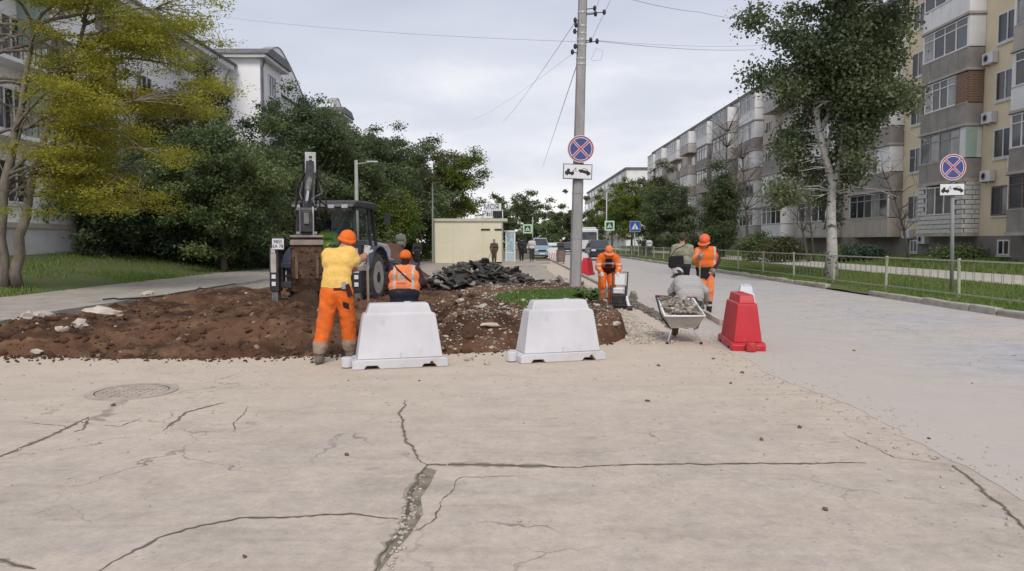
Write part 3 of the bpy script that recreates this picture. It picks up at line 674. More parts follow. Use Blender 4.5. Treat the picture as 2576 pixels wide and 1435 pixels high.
# ---- white block on the left
def lwin(root, xw, y0, y1, z0, z1, r, fm=None):
    w = MB().bb(xw - .05, xw + .12, y0 - .1, y1 + .1, z0 - .1, z0 - .02).build('window', M['siding'], root)
    f = MB(); f.bb(xw - .02, xw + .05, y0, y1, z0, z0 + .07).bb(xw - .02, xw + .05, y0, y1, z1 - .07, z1)
    n = 3; st = (y1 - y0 - .07) / n
    for i in range(n + 1): f.bb(xw - .017, xw + .047, y0 + i * st, y0 + i * st + .07, z0 + .07, z1 - .07)
    f.build('window_frame', fm or M['pvc'], w)
    for i in range(n): MB().bb(xw - .01, xw + .012, y0 + i * st + .07, y0 + (i + 1) * st, z0 + .07, z1 - .07).build('pane', GL[int(r.choice([0, 1, 3]))], w)
wb = thing('apartment_building', 'white plastered old block with dark eaves and curved gables behind the trees', 'building', (0, 0, 0))
XL = -19.2; EZ = 13.35
MB().bb(XL - 13, XL, 20, 118, .3, EZ).build('wall', M['white'], wb)
MB().bb(XL - 13, XL + .06, 19.9, 118, .2, 2.15).build('plinth', mat('plinth_white', (.60, .585, .59), .9, (.5, .49, .49), .8), wb)
MB().bb(XL, XL + .16, 19.9, 50.6, 2.151, 2.35).build('band', M['sheet2'], wb)
MB().bb(XL - .02, XL + .55, 20, 51.0, EZ - .28, EZ + .02).build('eave_soffit', M['siding'], wb)
MB().bb(XL + .5, XL + .7, 20, 51.2, EZ + .021, EZ + .14).build('gutter', M['roofm'], wb)
MB().prism([(XL + .6, EZ + .15), (XL - 6.5, EZ + 2.5), (XL - 13.4, EZ + .15)], 'y', 20, 118).build('roof', M['roofm'], wb)
XB = XL + 2.1
def bay(y0, y1, zt):
    b = MB().bb(XL, XB, y0, y1, .25, zt).build('bay', M['white'], wb)
    MB().bb(XL - .4, XB + .5, y0 - .45, y1 + .45, zt + .001, zt + .22).build('eave', M['siding'], b)
    MB().prism([(y0 - .6, zt + .222), (y1 + .6, zt + .222), (y1 - .6, zt + .8), (y0 + .6, zt + .8)], 'x', XL - 5, XB + .65).build('roof', M['roofm'], b)
    MB().tube([(XB + .12, y0 + .12, 1), (XB + .12, y0 + .12, zt - .6), (XB + .35, y0 - .1, zt - .1)], .075, 8).build('downpipe', M['roofm'], b)
    for k in range(4): lwin(wb, XB, y0 + 1.7, y0 + 3.3, 3.0 + k * 2.95, 4.5 + k * 2.95, r)
bay(51.6, 56.2, 14.0); bay(74, 78.5, 14.0); bay(93, 97.5, 13.6)
MB().tube([(XL + .12, 50.7, 1), (XL + .12, 50.7, EZ - .8), (XL + .4, 50.9, EZ - .1)], .07, 8).build('downpipe', M['frame_g'], wb)
def gable(y0, y1, top):
    pr = [(y0, 12), (y0, top - .5), (y0 + .6, top - .15)]
    n = 18
    for i in range(n + 1):
        t = i / n; yy = y0 + 1.0 + (y1 - y0 - 1.0) * t
        pr.append((yy, top + .35 * math.sin(min(t * 3.2, 1) * math.pi) - (3.0 * max(0, (t - .30) / .70) ** 1.25)))
    pr.append((y1, 12))
    o = MB().prism(pr, 'x', XL - .4, XL + .25).build('gable', M['white'], wb)
    cp = [(XL - .08, a, b + .06) for a, b in pr[1:-1]]
    vs = []
    for x, a, b in cp: vs += [(XL - .5, a, b - .05), (XL + .31, a, b - .05), (XL + .31, a, b + .03), (XL - .5, a, b + .03)]
    k = len(cp); fs = [(4 * i + j, 4 * i + (j + 1) % 4, 4 * i + 4 + (j + 1) % 4, 4 * i + 4 + j) for i in range(k - 1) for j in range(4)]
    MB().add(vs, fs + [(0, 1, 2, 3), (4 * k - 1, 4 * k - 2, 4 * k - 3, 4 * k - 4)]).build('coping', M['frame_g'], o)
gable(59.5, 70.3, 16.9); gable(80.5, 88, 16.7); gable(100, 108, 16.4)
for y in (22, 25.4, 28.9, 32.4, 36, 39.6, 43.2, 47, 58, 62, 66, 71, 82, 86):
    for k in range(4):
        if (y, k) != (47, 0): lwin(wb, XL, y - .85, y + .85, 3.1 + k * 2.75, 4.75 + k * 2.75, r, M['pvc'] if r.random() < .6 else M['frame_b'])
gsm = mat('green_net', (.33, .42, .40), .9, (.26, .34, .32), 2)
for z in (10.2, 6.4): MB().bb(XL + .02, XL + .75, 29.6, 30.5, z - .9, z + 1.4).build('balcony_side', gsm, wb)
for k, z in enumerate((5.6, 8.4, 11.2)):
    o = MB().bb(XL, XL + .9, 26.2, 30.9, z - .15, z).build('balcony', M['siding'], wb)
    for i in range(13): MB().bb(XL + .84, XL + .88, 26.25 + i * .38, 26.29 + i * .38, z, z + .95).build('baluster', M['frame_b'], o)
    MB().bb(XL + .82, XL + .9, 26.2, 30.9, z + .951, z + 1.0).build('rail', M['frame_b'], o)
for (y, h) in ((47.0, 3.0), (50.0, 2.3), (64.5, 1.8)):
    a = MB().tube([(XL - 2, y, EZ + .6), (XL - 2, y, EZ + 1.2 + h)], .03, 5).box((XL - 2, y, EZ + 1.1 + h), (.9, .04, .04)).box((XL - 2, y, EZ + .9 + h), (.6, .04, .04)).build('aerial', M['roofm'], wb)
for y in (45, 49.5, 66): MB().bb(XL - 4, XL - 3.1, y, y + 1.2, EZ + .5, EZ + 2.6).build('chimney', M['siding'], wb)

# ------------------------------------------------------------------ trees
def bez(a, c, b, n=6): return [a * (1 - t) ** 2 + c * 2 * t * (1 - t) + b * t * t for t in np.linspace(0, 1, n)]
def inball(r, n):
    d = r.normal(size=(n, 3)); d /= np.linalg.norm(d, axis=1)[:, None]; return d * (r.random(n) ** .5 * (1 + .25 * r.normal(size=n)))[:, None]
def leaves(pts, size, asp, r, up=.3, droop=0.0, fold=.18):
    n = len(pts); nr = r.normal(size=(n, 3)); nr[:, 2] = np.abs(nr[:, 2]) + up; nr /= np.linalg.norm(nr, axis=1)[:, None]
    d = r.normal(size=(n, 3)); d[:, 2] -= droop; d -= nr * (d * nr).sum(1)[:, None]; d /= np.linalg.norm(d, axis=1)[:, None] + 1e-9
    s = np.cross(nr, d); L_ = (size * (.6 + .8 * r.random(n)))[:, None]; w = L_ * asp
    v = np.stack([pts - d * L_ * .5, pts + s * w * .5 + nr * L_ * fold * .3, pts + d * L_ * .5 - nr * L_ * fold * .3, pts - s * w * .5 + nr * L_ * fold * .3], 1)
    return v.reshape(-1, 3), np.arange(4 * n).reshape(-1, 4)
M['bark'] = mat('grey_bark', (.13, .115, .10), .95, (.075, .065, .055), 3, stretch=(3, 3, .7), bump=.02, bscale=12)
M['bark_d'] = mat('dark_bark', (.065, .055, .048), .95, (.04, .035, .03), 3, stretch=(3, 3, .7), bump=.02, bscale=12)
M['bark_w'] = mat('poplar_bark', (.47, .45, .42), .9, (.36, .345, .32), 2, stretch=(1, 1, 2.2), bump=.015, bscale=10, c3=(.09, .08, .07), s3=3.4, lo3=.56, hi3=.60)
def tree(label, base, cen, rad, nclus, nleaf, lsize, lm, seed, bark='bark', tr=.16, limbs=8, clr=.40, asp=.55, flat=.62, name='broadleaf_tree', cat='tree', group=None, forks=None, shell=.55, lean=0, twig=.012, lowcut=-1.0, trunk_pts=None, lobe=.35, up=.3, droop=0.0, keep=None):
    """trunk and limbs of tapering tubes; leaves spread in clusters hung on twigs through the crown's volume"""
    r = np.random.default_rng(seed); base = np.array(base, float); cen = np.array(cen, float); rad = np.array(rad, float)
    root = thing(name, label, cat, tuple(base), group=group); c0 = cen - base
    mb = MB(); zero = np.zeros(3)
    tp = trunk_pts if trunk_pts is not None else bez(zero, np.array([c0[0] * .15 + r.normal(0, .1), c0[1] * .15, c0[2] * .5]), np.array([c0[0], c0[1], c0[2] + rad[2] * .35]), 9)
    tp = [np.array(p, float) for p in tp]; k = len(tp)
    mb.tube(tp, [tr * (1.35 if i == 0 else 1) * (1 - .82 * i / (k - 1)) for i in range(k)], 9)
    ph = r.random(3) * 6.28
    # lobed envelope
    d = r.normal(size=(nclus * 3, 3)); d /= np.linalg.norm(d, axis=1)[:, None]
    lob = 1 + lobe * np.sin(3 * np.arctan2(d[:, 1], d[:, 0]) + ph[0]) * np.cos(2.5 * d[:, 2] + ph[1]) + lobe * .6 * np.sin(7 * d[:, 0] + ph[2]) * np.sin(6 * d[:, 2])
    q = (shell + (1 - shell) * r.random(len(d))) * np.where(r.random(len(d)) < .22, r.random(len(d)), 1)
    cl = c0 + d * rad * (lob * q)[:, None]; cl = cl[d[:, 2] > lowcut][:nclus]
    lim = []
    for i in range(limbs):
        t = .38 + .55 * i / max(1, limbs - 1); j = min(int(t * (k - 1)), k - 2); a = tp[j] + (tp[j + 1] - tp[j]) * (t * (k - 1) - j)
        e = cl[r.integers(len(cl))]; e = c0 + (e - c0) * .8
        if e[2] < a[2] - .3 * rad[2]: e[2] = a[2] + abs(e[2] - a[2]) * .2
        m_ = (a + e) / 2 + np.array([0, 0, .18 * np.linalg.norm(e - a)]) + r.normal(0, .06, 3) * np.linalg.norm(e - a)
        b = bez(a, m_, e, 7); lim += b; mb.tube(b, list(np.linspace(tr * .42, tr * .09, 7)), 6)
    lp = np.array(lim + tp[k // 2:])
    for e in cl:
        a = lp[np.argmin(((lp - e) ** 2).sum(1) + .3 * np.maximum(0, lp[:, 2] - e[2]))]
        m_ = (a + e) / 2 + r.normal(0, .1, 3) * np.linalg.norm(e - a) + np.array([0, 0, .08 * np.linalg.norm(e - a)])
        mb.tube(bez(a, m_, e, 4), [twig * 1.8, twig * 1.4, twig, twig * .5], 4, cap=False)
    mb.build('trunk', M[bark], root, smooth=True)
    if keep is not None: cl = cl[keep(cl + base)]
    per = max(1, nleaf // len(cl)); wts = r.uniform(.4, 1.6, len(cl))
    P_ = np.concatenate([e + inball(r, max(1, int(per * w))) * np.array([clr, clr, clr * flat]) * 1.75 * (.55 + .5 * w) for e, w in zip(cl, wts)])
    v, f = leaves(P_, lsize, asp, r, up, droop)
    link('crown', np_mesh('crown', v, f, lm, attr=np.clip(r.normal(.38, .08, len(f)) + .6 * fbm(P_[:, 0] * .7 + P_[:, 1] * .5, P_[:, 2] * .7, 3), 0, 1)), root)
    return root
LM = {'acacia': leafmat('acacia_leaf', (.25, .265, .04), (.44, .41, .06), (.54, .48, .11), .48),
      'poplar': leafmat('poplar_leaf', (.09, .12, .065), (.19, .215, .105), (.28, .27, .14), .34),
      'dark': leafmat('dark_leaf', (.078, .112, .055), (.175, .215, .098), (.26, .29, .14), .36),
      'mid': leafmat('mid_leaf', (.09, .135, .056), (.195, .24, .092), (.28, .31, .13), .36),
      'yg': leafmat('yellow_green_leaf', (.10, .155, .03), (.22, .26, .05), (.32, .30, .08), .38),
      'olive': leafmat('olive_brown_leaf', (.075, .085, .038), (.16, .145, .068), (.23, .165, .085), .3),
      'blue': leafmat('bluish_leaf', (.05, .085, .055), (.095, .135, .085), (.15, .185, .115), .25)}
# the yellow acacia by the footpath: several stems from one foot
B = np.array([-14.85, 21.9, .30])
ac = thing('acacia_tree', 'yellow-leaved acacia with several bare leaning stems beside the footpath', 'tree', tuple(B)); r = np.random.default_rng(31)
mb = MB(); tips = []; nodes = []
stems = [[(0, 0, -.1), (-.12, 0, 1.4), (.1, .1, 3.2), (.55, .2, 5.2), (1.0, .2, 7.6)], [(.28, .1, -.1), (.42, .15, 1.5), (.75, .3, 3.2), (1.35, .5, 5.4), (2.3, .5, 7.7)], [(-.2, .1, -.1), (-.35, .2, 1.6), (-.55, .3, 3.6), (-.4, .2, 6.0), (-.1, 0, 8.2)]]
for si, s in enumerate(stems):
    s = [np.array(p, float) for p in s]; q = []
    for a, b in zip(s[:-1], s[1:]): q += [a + (b - a) * t + r.normal(0, .03, 3) for t in (0, .33, .66)]
    q.append(s[-1]); mb.tube(q, list(np.linspace(.20 - .03 * si, .05, len(q))), 9); nodes += q[5:]
nd = np.array(nodes); ends = []
for i in range(46):
    a = nd[r.integers(len(nd))]; u = r.random()
    ang = r.uniform(-.9, 1.0) if u < .7 else r.uniform(0, 6.28); ln = r.uniform(1.6, 4.3) * (1.0 if u < .7 else .6)
    e = a + np.array([math.cos(ang) * ln, math.sin(ang) * ln * .8, r.uniform(-.35, 1.5)])
    if e[0] > 4.9: e[0] = 4.9 - r.random()
    b = bez(a, (a + e) / 2 + np.array([0, 0, .35 * ln * r.random() + .1]), e, 8); b = [p + r.normal(0, .03, 3) for p in b]
    mb.tube(b, list(np.linspace(.055, .014, 8)), 6); ends += b[3:]
for i in range(26):       # bare whips
    a = nd[r.integers(len(nd))]; e = a + np.array([r.normal(0, 1.0), r.normal(0, .6), r.uniform(.4, 2.2)]); mb.tube(bez(a, (a + e) / 2 + r.normal(0, .15, 3), e, 5), list(np.linspace(.02, .006, 5)), 4)
en = np.array(ends); cl = []
for i in range(430):
    a = en[r.integers(len(en))]; e = a + np.array([r.normal(.15, .5), r.normal(0, .5), r.normal(-.02, .24)]); cl.append(e)
    mb.tube(bez(a, (a + e) / 2 + np.array([0, 0, .06]), e, 4), [.012, .01, .007, .004], 4, cap=False)
extra = [np.array(P(x, y, 22 + r.normal(0, .8))) - B for x, y in [(120, 520), (200, 470), (260, 500), (320, 490), (180, 430), (300, 420), (380, 430), (230, 380), (420, 380), (150, 300), (250, 310), (480, 250), (430, 180), (380, 110), (330, 60), (460, 60), (280, 180), (500, 20), (350, 250), (510, 200)] for _ in range(5)]
for e in extra:
    e = e + r.normal(0, .3, 3); a = en[np.argmin(((en - e) ** 2).sum(1))]; cl.append(e); mb.tube(bez(a, (a + e) / 2 + np.array([0, 0, .1]), e, 5), [.02, .016, .012, .008, .004], 4, cap=False)
mb.build('trunk', mat('acacia_bark', (.23, .195, .16), .95, (.13, .11, .09), 3, stretch=(3, 3, .7), bump=.02, bscale=12), ac, smooth=True)
cl = np.array(cl)
def proj(p): p = p + B; return 1288 + 1884 * p[:, 0] / p[:, 1], 605 - 1884 * (p[:, 2] - CH) / p[:, 1]
ux, uy = proj(cl); gap = fbm(ux / 90., uy / 70., 3)
cl = cl[~(((ux < 115) & (uy > 40) & (r.random(len(cl)) < .86)) | (uy > 545) | (gap < -.24))]
P_ = np.concatenate([e + inball(r, int(300 * w)) * np.array([.62, .62, .2]) * (.5 + .6 * w) for e, w in zip(cl, r.uniform(.3, 1.5, len(cl)))])
v, f = leaves(P_, .085, .42, r, 1.0, .2)
link('crown', np_mesh('crown', v, f, LM['acacia'], attr=np.clip(.45 + .55 * fbm(P_[:, 0] * .8, P_[:, 2] * .8, 3) + r.normal(0, .2, len(f)), 0, 1)), ac)

# the poplar behind the fence
B = np.array([12.75, 29.9, .12])
tp = [(0, 0, -.1), (.02, 0, 1.2), (-.06, 0, 2.6), (-.05, 0, 3.9), (-.45, 0, 5.2), (-.75, .1, 6.8), (-.5, .1, 9), (-.1, 0, 11.5)]
po = tree('tall poplar with white forked trunk and dark leaves behind the fence', B, B + np.array([.22, 0, 7.4]), (2.62, 2.5, 5.1), 215, 95000, .125, LM['poplar'], 41, 'bark_w', .235, 12, .40, .85, .8, 'poplar_tree', trunk_pts=tp, shell=.35, lobe=.4, twig=.014, up=.1, keep=lambda p: ~(((1288 + 1884 * p[:, 0] / p[:, 1] > 2150) & (605 - 1884 * (p[:, 2] - CH) / p[:, 1] > 300)) | ((1288 + 1884 * p[:, 0] / p[:, 1] < 1950) & (605 - 1884 * (p[:, 2] - CH) / p[:, 1] > 400)) | (np.abs(1288 + 1884 * p[:, 0] / p[:, 1] - 2066) < 66) & (605 - 1884 * (p[:, 2] - CH) / p[:, 1] > 275) & (p[:, 1] < 30.6)))
q = [np.array(p) for p in [(-.05, 0, 3.6), (.25, .05, 4.5), (.62, .1, 5.6), (.95, .1, 7.2), (1.0, 0, 9.4)]]
MB().tube(q, [.15, .13, .11, .08, .04], 9).build('limb', M['bark_w'], po, smooth=True)

def T(label, px, py, Y, rx, rz, lm, seed, nl=9000, ls=.22, gz=None, ncl=110, **k):
    c = P(px, py, Y); gz_ = (float(lawn_l(c.x, Y)) if c.x < -13.3 else float(lawn_r(c.x, Y)) if c.x > 10.9 else 0.0) if gz is None else gz
    return tree(label, (c.x, Y, gz_ - .05), c, (rx, rx * .9, rz), ncl, nl, ls, LM[lm], seed, **k)
GLF = 'trees on the left side'
T('broad green tree with lit top beside the yellow acacia', 560, 470, 35.5, 3.1, 3.0, 'mid', 51, 40800, 0.156, ncl=130, clr=.36, bark='bark_d')
T('low dark tree in the shade behind the acacia stems', 330, 520, 37, 3.0, 2.3, 'dark', 52, 27200, 0.156  , bark='bark_d')
T('dark bushy tree at the foot of the white block', 200, 470, 33, 2.3, 3.2, 'dark', 53, 22100, 0.156  , bark='bark_d', ncl=90)
T('tall dark rounded tree in front of the white bays', 752, 345, 45, 2.9, 2.7, 'dark', 54, 34000, 0.164, ncl=150, clr=.42, bark='bark_d', lobe=.4)
T('dark tree filling the gap above the loader cab', 690, 500, 42, 2.8, 3.0, 'dark', 55, 25500, 0.172, bark='bark_d')
T('dark tree right behind the loader cab', 850, 490, 46, 3.0, 3.4, 'dark', 56, 28900, 0.172, bark='bark_d')
T('dark green tree behind the lamp post', 940, 440, 52, 3.1, 3.0, 'dark', 57, 25500, 0.179, bark='bark_d')
T('brownish thin-leaved tree right of the lamp post', 1035, 440, 62, 3.0, 3.2, 'olive', 58, 18700, 0.187, lobe=.45)
T('yellow-green tree above the kiosk', 1140, 470, 66, 2.9, 2.9, 'yg', 59, 22100, 0.187, lobe=.45)
T('bright low tree between the lamp post and the kiosk', 985, 545, 48, 1.8, 1.7, 'yg', 60, 13600, 0.140)
T('dark tree behind the low bright one', 1010, 530, 58, 3.6, 3.6, 'dark', 61, 22100, 0.203, bark='bark_d')
T('dark tree beside the kiosk wall', 1075, 560, 72, 4.0, 3.8, 'dark', 62, 18700, 0.234, bark='bark_d')
T('dense dark tree hiding the base of the white block', 480, 560, 41, 3.4, 2.2, 'dark', 63, 25500, 0.172, bark='bark_d')
T('shadowy tree between the bays and the loader', 800, 560, 56, 4.2, 3.4, 'dark', 64, 22100, 0.218, bark='bark_d')
T('far dark tree above the low bright tree', 905, 400, 75, 3.6, 3.4, 'dark', 65, 17000, 0.234, bark='bark_d')
T('thin tree by the white bay above the acacia', 520, 250, 44, 1.7, 2.4, 'olive', 66, 7650, 0.133, ncl=60, clr=.3, gz=1.2)
T('brown-green tree between the acacia and the white wall', 400, 330, 40, 2.2, 2.6, 'olive', 67, 15000, .15, ncl=90, clr=.36)
T('small dark tree in front of the white wall above the shrubs', 300, 400, 38.5, 2.0, 2.3, 'dark', 68, 13000, .16, ncl=80, clr=.36, bark='bark_d')
# shrubs under the trees
def shrub(label, px, py, Y, rx, rz, lm, seed, n=5000, ls=.16, gz=None, group=None):
    c = P(px, py, Y); gz_ = (float(lawn_l(c.x, Y)) if c.x < -13.3 else float(lawn_r(c.x, Y)) if c.x > 10.9 else 0.0) if gz is None else gz
    return tree(label, (c.x, Y, gz_ - .05), (c.x, Y, gz_ + rz * .9), (rx, rx * .8, rz), 60, n, ls, LM[lm], seed, 'bark_d', .05, 6, .3, name='shrub', cat='shrub', shell=.2, lobe=.2)
for i, (px, Y, rx, rz, lm, d) in enumerate([(210, 34, 1.6, 1.1, 'blue', 'bluish shrub at the white plinth'), (340, 36, 1.8, 1.2, 'dark', 'dark shrub at the back of the lawn behind the acacia'), (430, 37, 1.7, 1.0, 'blue', 'bluish shrub under the low dark tree'), (530, 38, 1.9, 1.3, 'dark', 'dark shrub under the broad green tree'), (620, 39, 1.7, 1.2, 'dark', 'dark shrub behind the footpath bend'), (700, 41, 1.8, 1.3, 'mid', 'green shrub left of the number plate'), (960, 44, 1.3, 1.1, 'mid', 'green shrub behind the loader bonnet'), (1040, 60, 2.2, 1.3, 'yg', 'light shrub beside the kiosk'), (90, 33, 1.5, .5, 'dark', 'low dark shrub under the white plinth band')]):
    shrub(d, px, 600, Y, rx, rz, lm, 80 + i)
# right side
T('yellow-green tree beyond the crossing sign', 1590, 530, 92, 3.6, 3.9, 'yg', 70, 22100, 0.218, lobe=.4)
T('dark tree right of the crossing sign', 1690, 540, 76, 3.0, 3.3, 'dark', 71, 23800, 0.195, bark='bark_d')
T('green and rust tree above the blue sign', 1650, 500, 100, 3.8, 4.2, 'olive', 72, 18700, 0.234)
T('dark ivy-clad tree in front of the grey block', 1812, 520, 62, 1.55, 3.9, 'dark', 73, 23800, 0.156, bark='bark_d', lobe=.2)
T('far tree standing before the long grey block', 1540, 540, 120, 4.2, 4.2, 'yg', 74, 13600, 0.273)
T('dark round tree at the far bend of the road', 1440, 570, 150, 7.0, 6.0, 'dark', 75, 18700, 0.390, bark='bark_d')
T('far green tree left of the bend', 1395, 580, 170, 6.5, 5.0, 'mid', 76, 15300, 0.390)
T('open-crowned tree with gaps right of the kiosk', 1322, 520, 100, 3.6, 2.3, 'dark', 77, 6120, 0.265, bark='bark_d', ncl=46, clr=.45, flat=.5, shell=.7, gz=0)
T('far dark tree behind the kiosk sign', 1250, 570, 130, 5.5, 4.5, 'dark', 78, 15300, 0.351, bark='bark_d')
T('far tree behind the crossing sign post', 1330, 590, 140, 6.5, 3.2, 'mid', 79, 15300, 0.390)
T('far rounded tree closing the road', 1500, 585, 200, 9, 6, 'mid', 95, 15300, 0.468)
for i, (px, Y, rx, rz, lm, d) in enumerate([(1905, 52, 1.5, 1.1, 'mid', 'green shrub under the bare tree'), (1965, 48, 1.4, .9, 'olive', 'olive shrub at the plinth of the grey block'), (1760, 66, 1.8, 1.3, 'dark', 'dark shrub by the ivy-clad tree'), (2120, 47, 1.3, .45, 'mid', 'low shrub behind the poplar'), (2170, 45, 1.2, .45, 'blue', 'low bluish shrub right of the poplar'), (2420, 38, 1.2, .35, 'mid', 'low green shrub under the block balcony'), (1640, 84, 2.4, 1.8, 'dark', 'dark shrub behind the blue sign')]):
    shrub(d, px, 600, Y, rx, rz, lm, 180 + i)
def bare(label, base, top, seed, tr=.1, n=40, spread=1.6, m='bark'):
    r = np.random.default_rng(seed); base = np.array(base, float); t = thing('bare_tree', label, 'tree', tuple(base)); tp = np.array(top, float) - base
    q = bez(np.array([0, 0, -.1]), tp * .5 + r.normal(0, .12, 3), tp, 9); mb = MB().tube(q, list(np.linspace(tr, .02, 9)), 8); mb.build('trunk', M[m], t, smooth=True)
    mb = MB()
    for i in range(n):
        a = q[int(r.integers(3, 9))]; L_ = spread * r.uniform(.4, 1); an = r.random() * 6.28; e = a + np.array([math.cos(an) * L_ * .7, math.sin(an) * L_ * .7, L_ * r.uniform(.2, 1)])
        b = bez(a, (a + e) / 2 + r.normal(0, .12, 3), e, 5); mb.tube(b, list(np.linspace(.03, .007, 5)), 4)
        for _ in range(3):
            f = b[int(r.integers(2, 5))]; g_ = f + r.normal(0, .35, 3) + [0, 0, .25]; mb.tube([f, (f + g_) / 2 + r.normal(0, .05, 3), g_], [.010, .007, .004], 4)
    mb.build('branches', M[m], t); return t
bare('pale bare-branched tree in front of the grey block', (17.4, 55, .25), P(1868, 400, 55), 1, .13, 60, 2.6)
bare('brown leafless tree above the ivy-clad one', (17.9, 63.5, .25), P(1830, 330, 63.5), 2, .13, 70, 2.8, 'bark_d')
bare('slim leaning bare tree between the poplar and the block balconies', (21.3, 40.2, .5), P(2230, 450, 40.2), 3, .085, 26, 1.5)
bare('thin brown tree left of the poplar trunk', (18.6, 47, .35), P(2000, 460, 47), 4, .10, 24, 1.6)
bare('second thin tree close left of the poplar trunk', (19.6, 48.5, .35), P(2030, 470, 48.5), 5, .08, 22, 1.5)
# ------------------------------------------------------------------ verge fence
M['fence'] = mat('weathered_green_paint', (.43, .43, .33), .7, (.34, .34, .26), 3, c3=(.22, .17, .12), s3=6, lo3=.6)
XFn = 11.6
fe = thing('verge_fence', 'low weathered metal fence of hooped bars along the road verge', 'fence', (XFn, 0, 0))
post_me = MB().bb(-.03, .03, -.03, .03, 0, 1.06).mesh('post', M['fence'])
rail_me = MB().bb(-.018, .018, -1.87, 1.87, -.018, .018).mesh('rail', M['fence'])
hp = [(0, -.15, -.06)] + [(0, -.15 + .15 * (1 - math.cos(a)), .64 + .13 * math.sin(a)) for a in np.linspace(0, math.pi, 7)] + [(0, .15, -.06)]
hoop_me = MB().tube(hp, .0065, 5).mesh('hoop', mat('dull_green_bar', (.20, .215, .13), .8, (.15, .15, .10), 3))
y = 11.8; k = 0
while y < 84:
    z0 = float(lawn_r(XFn, y))
    link('post', post_me, fe, (0, y, z0), (0, .02 * math.sin(k * 2.3), 0))
    if k < 18:
        zc = z0 + .5 * (float(lawn_r(XFn, y + 3.8)) - z0)
        link('rail', rail_me, fe, (0, y + 1.9, zc + 1.0)); link('rail', rail_me, fe, (0, y + 1.9, zc + .13))
        for i in range(9): link('hoop', hoop_me, fe, (0, y + .42 + i * .37, zc + .21))
    y += 3.8; k += 1

# ------------------------------------------------------------------ the concrete pole with its signs
M['pole'] = mat('pole_concrete', (.34, .325, .325), .9, (.27, .255, .255), 2, stretch=(2, 2, .6), bump=.006, bscale=25, c3=(.42, .40, .39), s3=1.1)
M['galv'] = mat('galvanised', (.5, .5, .5), .5, (.4, .4, .41), 5, metal=.4)
M['black'] = mat('black_plastic', (.02, .02, .022), .5, (.035, .035, .035), 4)
pb = G(1447, 722, .48); PT = P(1469, -120, pb.y)
pole = thing('utility_pole', 'tall tapering concrete utility pole carrying signs and wires', 'pole', tuple(pb)); tv = PT - pb
def along(t, dx=0, dy=0): return Vector((tv.x * t + dx, tv.y * t + dy, tv.z * t))
MB().tube([along(-.06), along(0), along(.5), along(1)], [.155, .15, .128, .105], 8).build('shaft', M['pole'], pole, bevel=0)
for py in (28, 62, 80, 96, 108, 143, 156, 345, 480, 595):
    t = (722 - py) / (722 + 120.); p = along(t); rr = .15 - .045 * t
    MB().tube([p - Vector((0, 0, .02)), p + Vector((0, 0, .02))], rr + .006, 10).build('band', M['galv'] if py < 400 else M['pole'], pole)
INS = [(1496, 20), (1498, 34), (1447, 50), (1449, 62), (1446, 78), (1447, 116), (1440, 130), (1486, 100), (1502, 103), (1520, 30)]
for x, y in INS:
    p = P(x, y, pb.y - .1) - pb
    o = MB().ball(p, (.045, .045, .07), 8, 6).build('insulator', M['black'], pole, smooth=True)
    t = (722 - y) / 842.; a = along(t); MB().tube([a, p], .012, 5).build('bracket', M['black'], pole)
lp_ = [P(1486, 150, pb.y - .15) - pb, P(1500, 120, pb.y - .2) - pb, P(1517, 128, pb.y - .2) - pb, P(1512, 150, pb.y - .2) - pb, P(1490, 152, pb.y - .15) - pb]
MB().tube(lp_, .006, 5).build('cable_loop', M['galv'], pole)
def wire(label, pts, r_=.008, sag=.0):
    pts = [Vector(p) for p in pts]; q = []
    for a, b in zip(pts[:-1], pts[1:]):
        for i in range(12): t = i / 12; q.append(a.lerp(b, t) - Vector((0, 0, sag * 4 * t * (1 - t))))
    q.append(pts[-1]); o = MB().tube(q, r_, 4).build('overhead_wire', M['wire']); tag(o, label, 'wire', 'overhead wires')
M['wire'] = mat('wire_grey', (.22, .22, .235), .7, (.28, .28, .29), 1)
Yp = pb.y
wire('long sagging wire crossing the sky to the white block', [P(1450, 104, Yp), P(560, 42, 30)], 0.0039, .12)
wire('wire running from the pole collar into the poplar', [P(1500, 102, Yp), P(1900, 124, 30)], 0.0059, .1)
wire('second thinner wire into the poplar just above', [P(1500, 101, Yp), P(1930, 112, 31)], 0.0039, .1)
wire('wire high over the poplar dropping out of the top of the picture', [P(1560, -10, 18), P(1760, 30, 24), P(1890, 48, 30)], 0.0059, .05)
wire('steep dark stay wire running down left of the pole', [P(1457, 145, Yp), P(1365, 420, 90)], 0.0104, .0)
wire('wire running off down the street from the upper pole', [P(1449, 52, Yp), P(1262, 310, 70)], 0.0078, .2)
wire('fainter wire down the street beside the other', [P(1446, 130, Yp), P(1190, 300, 60)], 0.0039, .2)
wire('wire rising steeply off the pole top towards the viewer', [P(1488, 100, Yp), P(1545, -20, 14)], 0.0039)
wire('second wire rising steeply off the pole top', [P(1496, 30, Yp), P(1520, -40, 14)], 0.0039)
wire('slack wire from the white bay down into the tree', [P(545, 248, 43), P(650, 300, 46)], 0.0130, .1)

